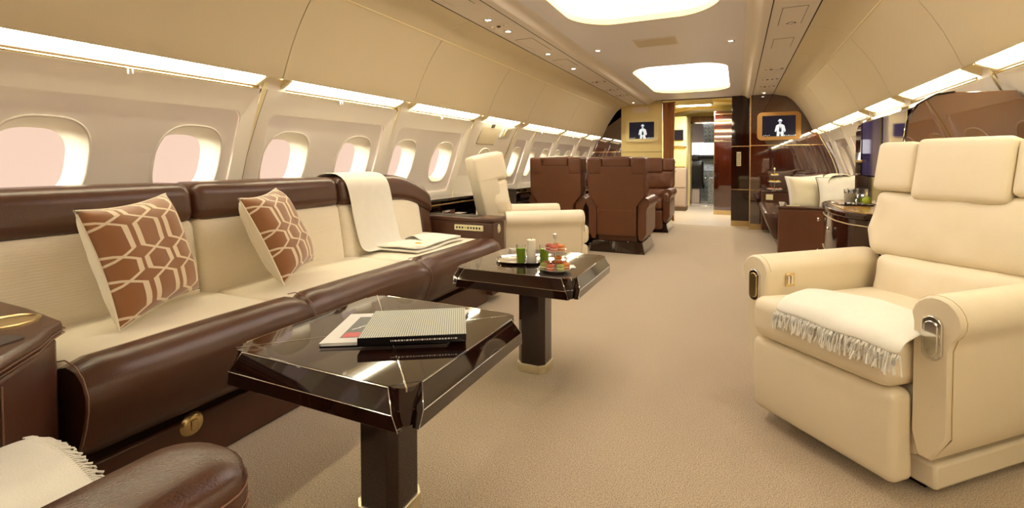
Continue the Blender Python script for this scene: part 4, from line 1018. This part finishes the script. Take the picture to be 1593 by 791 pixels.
    for s in (-1, 1): pad('headrest_wing', (s*(bw-ww/2+.001), .252, zc), (ww/2+.002, .137, hh), .028, lm, t, (0, .004, 0), None, 12, T)
    pad('headrest_flap', (0, .243, zc-.014), (bw-ww-.001, .138, hh+.020), .026, lm, t, (0, .006, .004), None, 14, T)
    return t
RC = recliner('large cream leather recliner with an ivory throw on its seat in the right foreground', m_cream, m_creamshell, m_seamc, (.60, 2.51, 0), math.radians(-46.6), xoff=.03, bwx=.06)
RR_ = recliner('cream leather recliner seen from behind beyond the far coffee table', m_cream, m_creamshell, m_seamc, (-1.81, 4.40, 0), math.radians(126.9))
BA = recliner('brown leather armchair seen from behind, left of the facing pair', m_tan, m_tan, m_seam, (-2.20, 6.52, 0), PI, 'plinth', -.04, 'brown leather armchairs', tilt=3, topz=1.22, back=.02, bwx=.10)
BB = recliner('brown leather armchair seen from behind beside the aisle', m_tan, m_tan, m_seam, (-1.385, 6.50, 0), PI, 'plinth', -.04, 'brown leather armchairs', tilt=3, topz=1.21, back=.02, bwx=.10)
bc = dup(BB, (-1.36, 8.55, 0), 0, 'brown leather armchair facing aft beside the aisle, behind the pair seen from behind')
bd = dup(BB, (-2.17, 8.55, 0), 0, 'brown leather armchair facing aft by the left windows, mostly hidden')
t = thing('dining_table', 'small dark table with an ivory runner between the facing brown armchairs', 'table', (-1.9, 7.55, 0))
box('top', -.60, .62, -.30, .30, .70, .73, m_gloss, t, .008); box('pedestal', -.35, -.15, -.12, .12, 0, .70, m_gloss, t, .01); o = box('runner', -.1, .625, -.18, .18, .731, .735, m_ivory, t, .001)
tag(o, 'ivory cloth runner')
tb = tumbler('slim white lamp-like glass at the aisle end of the dark dining table', -1.36, 7.35, .736, .15, .022, m_wax, .13)
# foreground brown armchair (mostly below the picture)
FC = thing('club_chair', 'brown leather armchair cut off at the lower left corner', 'armchair', (-1.18, .16, 0))
def capsule_arm(x0, x1, y0, y1, z0, z1, nm='armrest'):
    r = (x1-x0)/2; pts = [(x0, y0), (x1, y0)]+[((x0+x1)/2+r*math.cos(a), y1-r*.75+r*.75*math.sin(a)) for a in [PI*i/12 for i in range(13)]]
    pts = [p for i, p in enumerate(pts) if i < 2 or True]
    g = G(); g.prism([(x, y) for x, y in pts], z0, z1-.065); a = g.done(nm, m_brown, FC, 40, .012, 3)
    g = G(); cxm = (x0+x1)/2; prof = [(1, 0), (1.03, .012), (1.03, .045), (.97, .066), (.82, .078), (.5, .084), (.0, .086)]
    R = []
    for k, z in prof:
        if k == 0: continue
        R.append([g.bm.verts.new((cxm+(x-cxm)*k, (y0+y)/1-y0 if False else (y1-r+(y-(y1-r))*k if y > y1-r else y), z1-.063+z)) for x, y in pts])
    for A, B in zip(R, R[1:]):
        for i in range(len(A)): g.bm.faces.new((A[i], A[(i+1) % len(A)], B[(i+1) % len(A)], B[i]))
    g.bm.faces.new(R[-1]); g.bm.faces.new(R[0][::-1]); tp = g.done('arm_pad', m_brown, a, 70)
    for z in (.0, .014, .040):
        g = G(); g.tube([(cxm+(x-cxm)*1.035, (y1-r+(y-(y1-r))*1.03 if y > y1-r else y), z1-.058+z) for x, y in pts[1:]], .0016, 5); g.done('seam', m_seam, tp)
capsule_arm(.285, .485, -.50, .385, .10, .655)
capsule_arm(-.31, -.20, -.50, .24, .10, .50)
pad('seat_cushion', (.043, -.06, .37), (.240, .44, .10), .05, m_brown, FC, (0, .01, .02))
pad('front_panel', (.043, .35, .20), (.238, .05, .13), .03, m_brown, FC)
pad('backrest', (.08, -.50, .75), (.30, .10, .42), .06, m_brown, FC, (0, .02, 0))
box('base', -.28, .44, -.45, .25, 0, .10, m_black, FC, .01)
def fringe(pts_dirs, m, parent, L, r=.0022, dr=1):
    g = G()
    for p, d, ln in pts_dirs:
        p = Vector(p)-L; d = Vector(d)
        a = [p, p+d*ln*.35+Vector((0, 0, -.2*ln*dr)), p+d*ln*.6+Vector((random.uniform(-.004, .004), random.uniform(-.004, .004), -.55*ln*dr)), p+d*ln*.75+Vector((random.uniform(-.006, .006), random.uniform(-.006, .006), -ln*dr))]
        g.tube(a, [r, r*1.1, r, r*1.5], 5)
    o = g.done('fringe', m, parent, 60); o['kind'] = 'stuff'; return o
# throw over the foreground chair
L = Vector((-1.25, .25, .58)); rows = []
for i in range(13):
    u = i/12; row = []
    for j in range(11):
        v = j/10; x = -1.515+.60*v; y = .0+.545*u+.010*math.sin(7*v)
        z = .492+.012*math.sin(5*v+2*u)+.006*math.sin(9*v)*u+.0
        row.append((x, y, z))
    rows.append(row)
th = tag(cloth('throw_blanket', rows, m_throw, None, L, .010), 'ivory fringed throw over the seat of the foreground brown armchair', 'blanket')
fr = []
last = rows[-1]
for k in range(70):
    v = k/69*10; i = min(9, int(v)); f = v-i; p = [last[i][c]*(1-f)+last[i+1][c]*f for c in range(3)]
    p = (p[0], p[1]-.012, p[2]+.003); fr.append((p, (0.25, .9, 0), random.uniform(.04, .055)))
fringe(fr, m_throw, th, L, dr=.3)
# throw on the big recliner, draped across the seat front
RL = Matrix.Translation((.60, 2.51, 0)) @ Matrix.Rotation(math.radians(-46.6), 4, 'Z')
L = RL @ Vector((0, -.35, .55)); rows = []
for i in range(12):
    u = i/11; row = []
    for j in range(13):
        v = j/12; k = max(0, (u-.86)/.14)
        bx, by = -.225+.52*v, -.22+.09*v+.015*math.sin(6*v); fx, fy = -.15+.50*v, -.462-.022*v
        x = bx+(fx-bx)*min(1, u/.86); y = by+(fy-by)*min(1, u/.86)-.018*k
        z = .578+.010*math.sin(PI*v)*(1-u)+.012*(1-u)*math.sin(3*v)-.012*min(1, max(0, (u-.6)/.3))-.034*k+.003*math.sin(14*v+4*u)
        row.append(tuple(RL @ Vector((x, y, z))))
    rows.append(row)
th = tag(cloth('throw_blanket', rows, m_throw, None, L, .012), 'ivory fringed throw folded across the seat of the big cream recliner', 'blanket')
fr = []; last = rows[-1]; dirw = (RL.to_3x3() @ Vector((0, -1, 0)))
for k in range(150):
    v = k/149*12; i = min(11, int(v)); f = v-i; p = [last[i][c]*(1-f)+last[i+1][c]*f for c in range(3)]
    fr.append((p, dirw*.35+Vector((random.uniform(-.2, .2), random.uniform(-.2, .2), 0)), random.uniform(.05, .07)))
fringe(fr, m_throw, th, L, .0026)

# ================================================================ RIGHT SIDE: partition, bar cabinet, credenza, divan
t = thing('partition', 'glossy wooden partition with a curved upper corner behind the big cream recliner', 'partition', (1.05, 3.2, 0))
xr = [(XC+hw(z)-.015-1.05, z) for z in (0, .3, .6, .85, 1.0, 1.2, 1.44, 1.50)]
arc = [(.80-1.05, 0)]
left = [(-.25, 0.0), (-.25, 1.28), (-.24, 1.37), (-.20, 1.45), (-.13, 1.495), (-.05, 1.505)]
G().prism(left+[(x, z) for x, z in reversed(xr)], 0, .035, 'y').done('panel', m_partition, t, 30, .004)
g = G(); g.tube([(x, -.002, z) for x, z in left], .006, 6); g.done('edge_trim', m_gloss, t)
t = thing('bar_cabinet', 'tall glossy mahogany bar cabinet with glass doors and crystal inside', 'cabinet', (1.05, 3.9, 0))
Y0, Y1, XF = 3.245-3.9, 4.55-3.9, .83-1.05
XBK = .22
box('lower_case', XF, XBK, Y0, Y1, .8635, 1.05, m_mahog, t, .006)
g = G(); cr = [(XF, 1.05), (XF, 1.38), (XF+.02, 1.44), (XF+.08, 1.48), (XBK-.10, 1.50), (XBK-.02, 1.3), (XBK, 1.05)]
g.prism(cr, Y1-.22, Y1, 'y'); g.done('end_column', m_mahog, t, 30, .012)
g = G(); g.prism(cr[2:5]+[(XBK-.10, 1.47), (XF+.08, 1.455), (XF+.03, 1.425)], Y0, Y1-.22, 'y'); g.done('top', m_mahog, t, 30, .003)
box('back_mirror', XBK-.13, XBK-.11, Y0, Y1-.22, 1.05, 1.46, m_violet, t, 0)
for a, b in ((Y0+.01, Y0+.53), (Y0+.545, Y1-.225)):
    d = box('glass_door', XF-.004, XF+.004, a, b, 1.055, 1.43, m_glassv, t, .001)
    g = G(); g.box(XF-.008, XF+.006, a, a+.012, 1.05, 1.43); g.box(XF-.008, XF+.006, b-.012, b, 1.05, 1.43); g.done('door_frame', m_gloss, d)
box('shelf_rail', XF-.02, XF, Y1-.30, Y1-.10, 1.145, 1.165, m_gold, t, .004)
n = 0
lab = ['nearest the partition', 'second from the partition', 'third from the partition', 'fourth from the partition', 'fifth from the partition', 'sixth from the partition', 'seventh from the partition', 'farthest from the partition']
for k in range(8):
    y = 3.33+k*.135
    s = thing('crystal_goblet', 'clear crystal goblet behind the bar cabinet glass, '+lab[k], 'goblet', (.93, y, 1.052), group='crystal goblets in the bar cabinet')
    G().lathe([(.028, 0), (.028, .003), (.005, .008), (.004, .07), (.012, .08), (.030, .10), (.034, .17), (.031, .17), (.027, .103), (.0, .085)], n=18).done('goblet', m_glass, s, 60)
# credenza
def cred(d):
    pts = [(1.31, 3.245), (.655-d, 3.245), (.585-d, 3.36), (.55-d, 3.52), (.54-d, 3.72), (.545-d, 3.90), (.56-d, 4.07), (.59-d, 4.20), (.64-d*.7, 4.32+d*.7), (.71-d*.4, 4.42+d), (.82, 4.50+d), (1.0, 4.57+d), (1.31, 4.61+d)]
    return [(x-1.05, y-4.4) for x, y in pts]
t = thing('credenza', 'curved glossy dark credenza with a golden burl top behind the big cream recliner', 'credenza', (1.05, 4.4, 0))
G().prism(cred(0), .09, .825).done('body', m_credenza, t, 25, .004)
G().prism(cred(-.03), 0, .09).done('plinth', m_gap, t, 25)
G().prism(cred(.015), .825, .86).done('top_edge', m_credenza, t, 25, .008, 3)
G().prism(cred(-.035), .8605, .863).done('burl_top', m_burl, t, 25)
for z in (.79, .56):
    g = G(); p = cred(.003); g.tube([(x, y, z) for x, y in p[1:-1]], .003, 6); g.done('metal_line', m_champ, t)
for x, y, z in ((.555, 4.15, .73), (.535, 3.60, .73), (.555, 4.15, .50), (.535, 3.60, .50)):
    G().lathe([(0, .0), (.008, .0), (.008, .012), (.015, .016), (.013, .022), (0, .024)], mx=Matrix.Translation((x-1.05, y-4.4, z)) @ Matrix.Rotation(-PI/2, 4, 'Y'), n=14).done('knob', m_chrome, t)
t = thing('drinks_tray', 'small dark tray with glasses on the burl credenza top', 'tray', (.70, 3.93, .8635), .1)
G().prism(rrect(-.095, .095, -.14, .14, .03), 0, .008).done('tray_board', m_gloss, t, 30, .003)
tumbler('short clear glass of pale drink at the left of the credenza tray', .68, 3.87, .872, .095, .034, m_wax, .07)
tumbler('short clear glass behind the pale drink on the credenza tray', .725, 4.02, .872, .095, .034)
tumbler('short clear glass with lime at the right of the credenza tray', .755, 3.90, .872, .095, .034, m_lime, .04)
t = thing('lime', 'small green lime beside the glasses on the credenza tray', 'lime', (.765, 3.825, .872))
G().lathe([(0, 0), (.018, .004), (.028, .020), (.026, .036), (.012, .050), (.004, .054), (0, .055)], n=18).done('fruit', m_lime, t, 60); G().lathe([(.004, .053), (.003, .058), (0, .058)], n=8).done('stem_end', m_gap, t)

# divan on the right
DV = thing('divan', 'brown leather divan along the far right wall with pale pillows', 'sofa', (.9, 7.9, 0)); DO = Vector(DV.location)
def dpad(nm, x0, x1, y0, y1, z0, z1, r, m, puff=(0, 0, 0), deform=None, n=10):
    return pad(nm, Vector(((x0+x1)/2, (y0+y1)/2, (z0+z1)/2))-DO, ((x1-x0)/2, (y1-y0)/2, (z1-z0)/2), r, m, DV, puff, deform, n)
for a, b in ((6.90, 7.85), (7.85, 8.80)): dpad('seat_cushion', .36, 1.12, a, b-.003, .30, .50, .05, m_brown, (0, 0, .012))
def fslope(p):
    q = p+DO; k = max(0, (.5-q.z)/.38); return Vector((q.x+.14*k, q.y, q.z))-DO
dpad('front_roll', .30, .46, 6.90, 8.80, .16, .515, .06, m_brown, (.006, 0, 0), fslope)
box('plinth', .50-.9, 1.15-.9, 6.9-7.9, 8.8-7.9, 0, .20, m_black, DV, .01)
a_ = box('arm_panel', .46-.9, 1.12-.9, 6.76-7.9, 6.90-7.9, .02, .575, m_tan, DV, .012, 3); box('arm_top', .45-.9, 1.12-.9, 6.755-7.9, 6.905-7.9, .577, .605, m_brown, a_, .01, 3)
for a, b in ((7.0, 7.85), (7.85, 8.85)):
    dpad('back_cushion', 1.02, 1.20, a, b-.004, .48, .80, .05, m_fabric, (.02, 0, 0)); dpad('back_roll', 1.03, 1.25, a, b-.003, .79, .97, .06, m_brown, (.01, 0, 0))
ac = box('end_console', .36-.9, 1.15-.9, 8.80-7.9, 9.10-7.9, .05, .665, m_brown, DV, .015, 3)
box('switch_plate', .42-.9, .52-.9, 8.79-7.9, 8.803-7.9, .54, .63, m_ivory, ac, .003); box('top_trim', .355-.9, 1.15-.9, 8.792-7.9, 9.11-7.9, .666, .685, m_mahog, ac, .004)
dpad('curved_corner', .78, 1.22, 8.84, 9.14, .66, .94, .08, m_brown, (0, 0, 0))
pillow('throw_pillow', 'pale dotted linen pillow leaning at the near end of the divan', .42, .42, .13, m_dots, m_white, (.80, 7.05, .735), (math.radians(-20), math.radians(4), math.radians(14)), 'pale pillows on the divan')
pillow('throw_pillow', 'plain cream pillow standing behind the dotted one on the divan', .44, .44, .11, m_white, m_white, (.80, 7.20, .77), (math.radians(-22), math.radians(-3), math.radians(10)), 'pale pillows on the divan')
pillow('throw_pillow', 'white pillow with dark piping on the divan behind the credenza', .50, .40, .13, m_white, m_white, (1.13, 6.90, .80), (math.radians(-24), math.radians(-6), math.radians(-8)), 'pale pillows on the divan', piping=m_blackpage)
rows = [[(x+.01*math.sin(5*u), 6.90+.42*u, z+.003*math.sin(7*u)) for x, z in ((.985, .72), (.985, .85), (1.0, .95), (1.05, .992), (1.13, 1.0), (1.2, .992), (1.25, .95))] for u in [i/6 for i in range(7)]]
tag(cloth('blanket', rows, m_fabric, None, (1.15, 7.16, 1.0), .01), 'beige blanket folded over the back of the divan', 'blanket')
t = thing('coffee_cup', 'white coffee cup at the aisle end of the divan armrest', 'cup', (.50, 6.83, .606))
G().lathe([(0, 0), (.018, 0), (.034, .05), (.031, .05), (.015, .004), (0, .004)], n=20).done('cup', m_porcelain, t, 60)
G().tube([(.033, 0, .04), (.05, 0, .034), (.046, 0, .018), (.026, 0, .014)], .0035, 6).done('cup_handle', m_porcelain, t)
t = thing('remote_control', 'slim pale remote control lying on the divan armrest', 'remote', (.62, 6.83, .606), 1.5)
box('case', -.02, .02, -.07, .07, 0, .012, m_ivory, t, .004)
for k in range(4): box('button', -.008, .008, -.05+.025*k, -.036+.025*k, .011, .014, m_gap, t, .001)
t = thing('tiered_stand', 'three-tier white pastry stand on the far console of the divan', 'cake stand', (.55, 8.95, .686))
for k, (z, r) in enumerate(((.01, .12), (.13, .095), (.24, .07))):
    G().lathe([(0, z), (r*.7, z), (r, z+.012), (r, z+.016), (r*.7, z+.005), (0, z+.005)], n=28).done('plate', m_porcelain, t, 60)
G().lathe([(.03, 0), (.03, .008), (.005, .012), (.005, .33), (.016, .34), (.012, .37), (0, .375)], n=14).done('stem', m_chrome, t)
where = ['bottom', 'middle', 'top']
for k, (z, r, n) in enumerate(((.016, .08, 6), (.136, .06, 5), (.246, .04, 3))):
    for i in range(n):
        a = 2*PI*i/n+.3*k
        s = thing('pastry', 'small golden pastry on the %s tier of the far pastry stand' % where[k], 'pastry', (.55+r*math.cos(a), 8.95+r*math.sin(a), .686+z), a, 'pastries on the %s tier of the far stand' % where[k])
        G().lathe([(0, 0), (.016, .0), (.022, .014), (.0, .018)], n=12).done('case', m_wax, s, 60); G().lathe([(.019, .014), (.014, .026), (0, .030)], n=12).done('topping', MAC[(i*2+k) % 5] if k == 0 else m_yellow, s, 60)
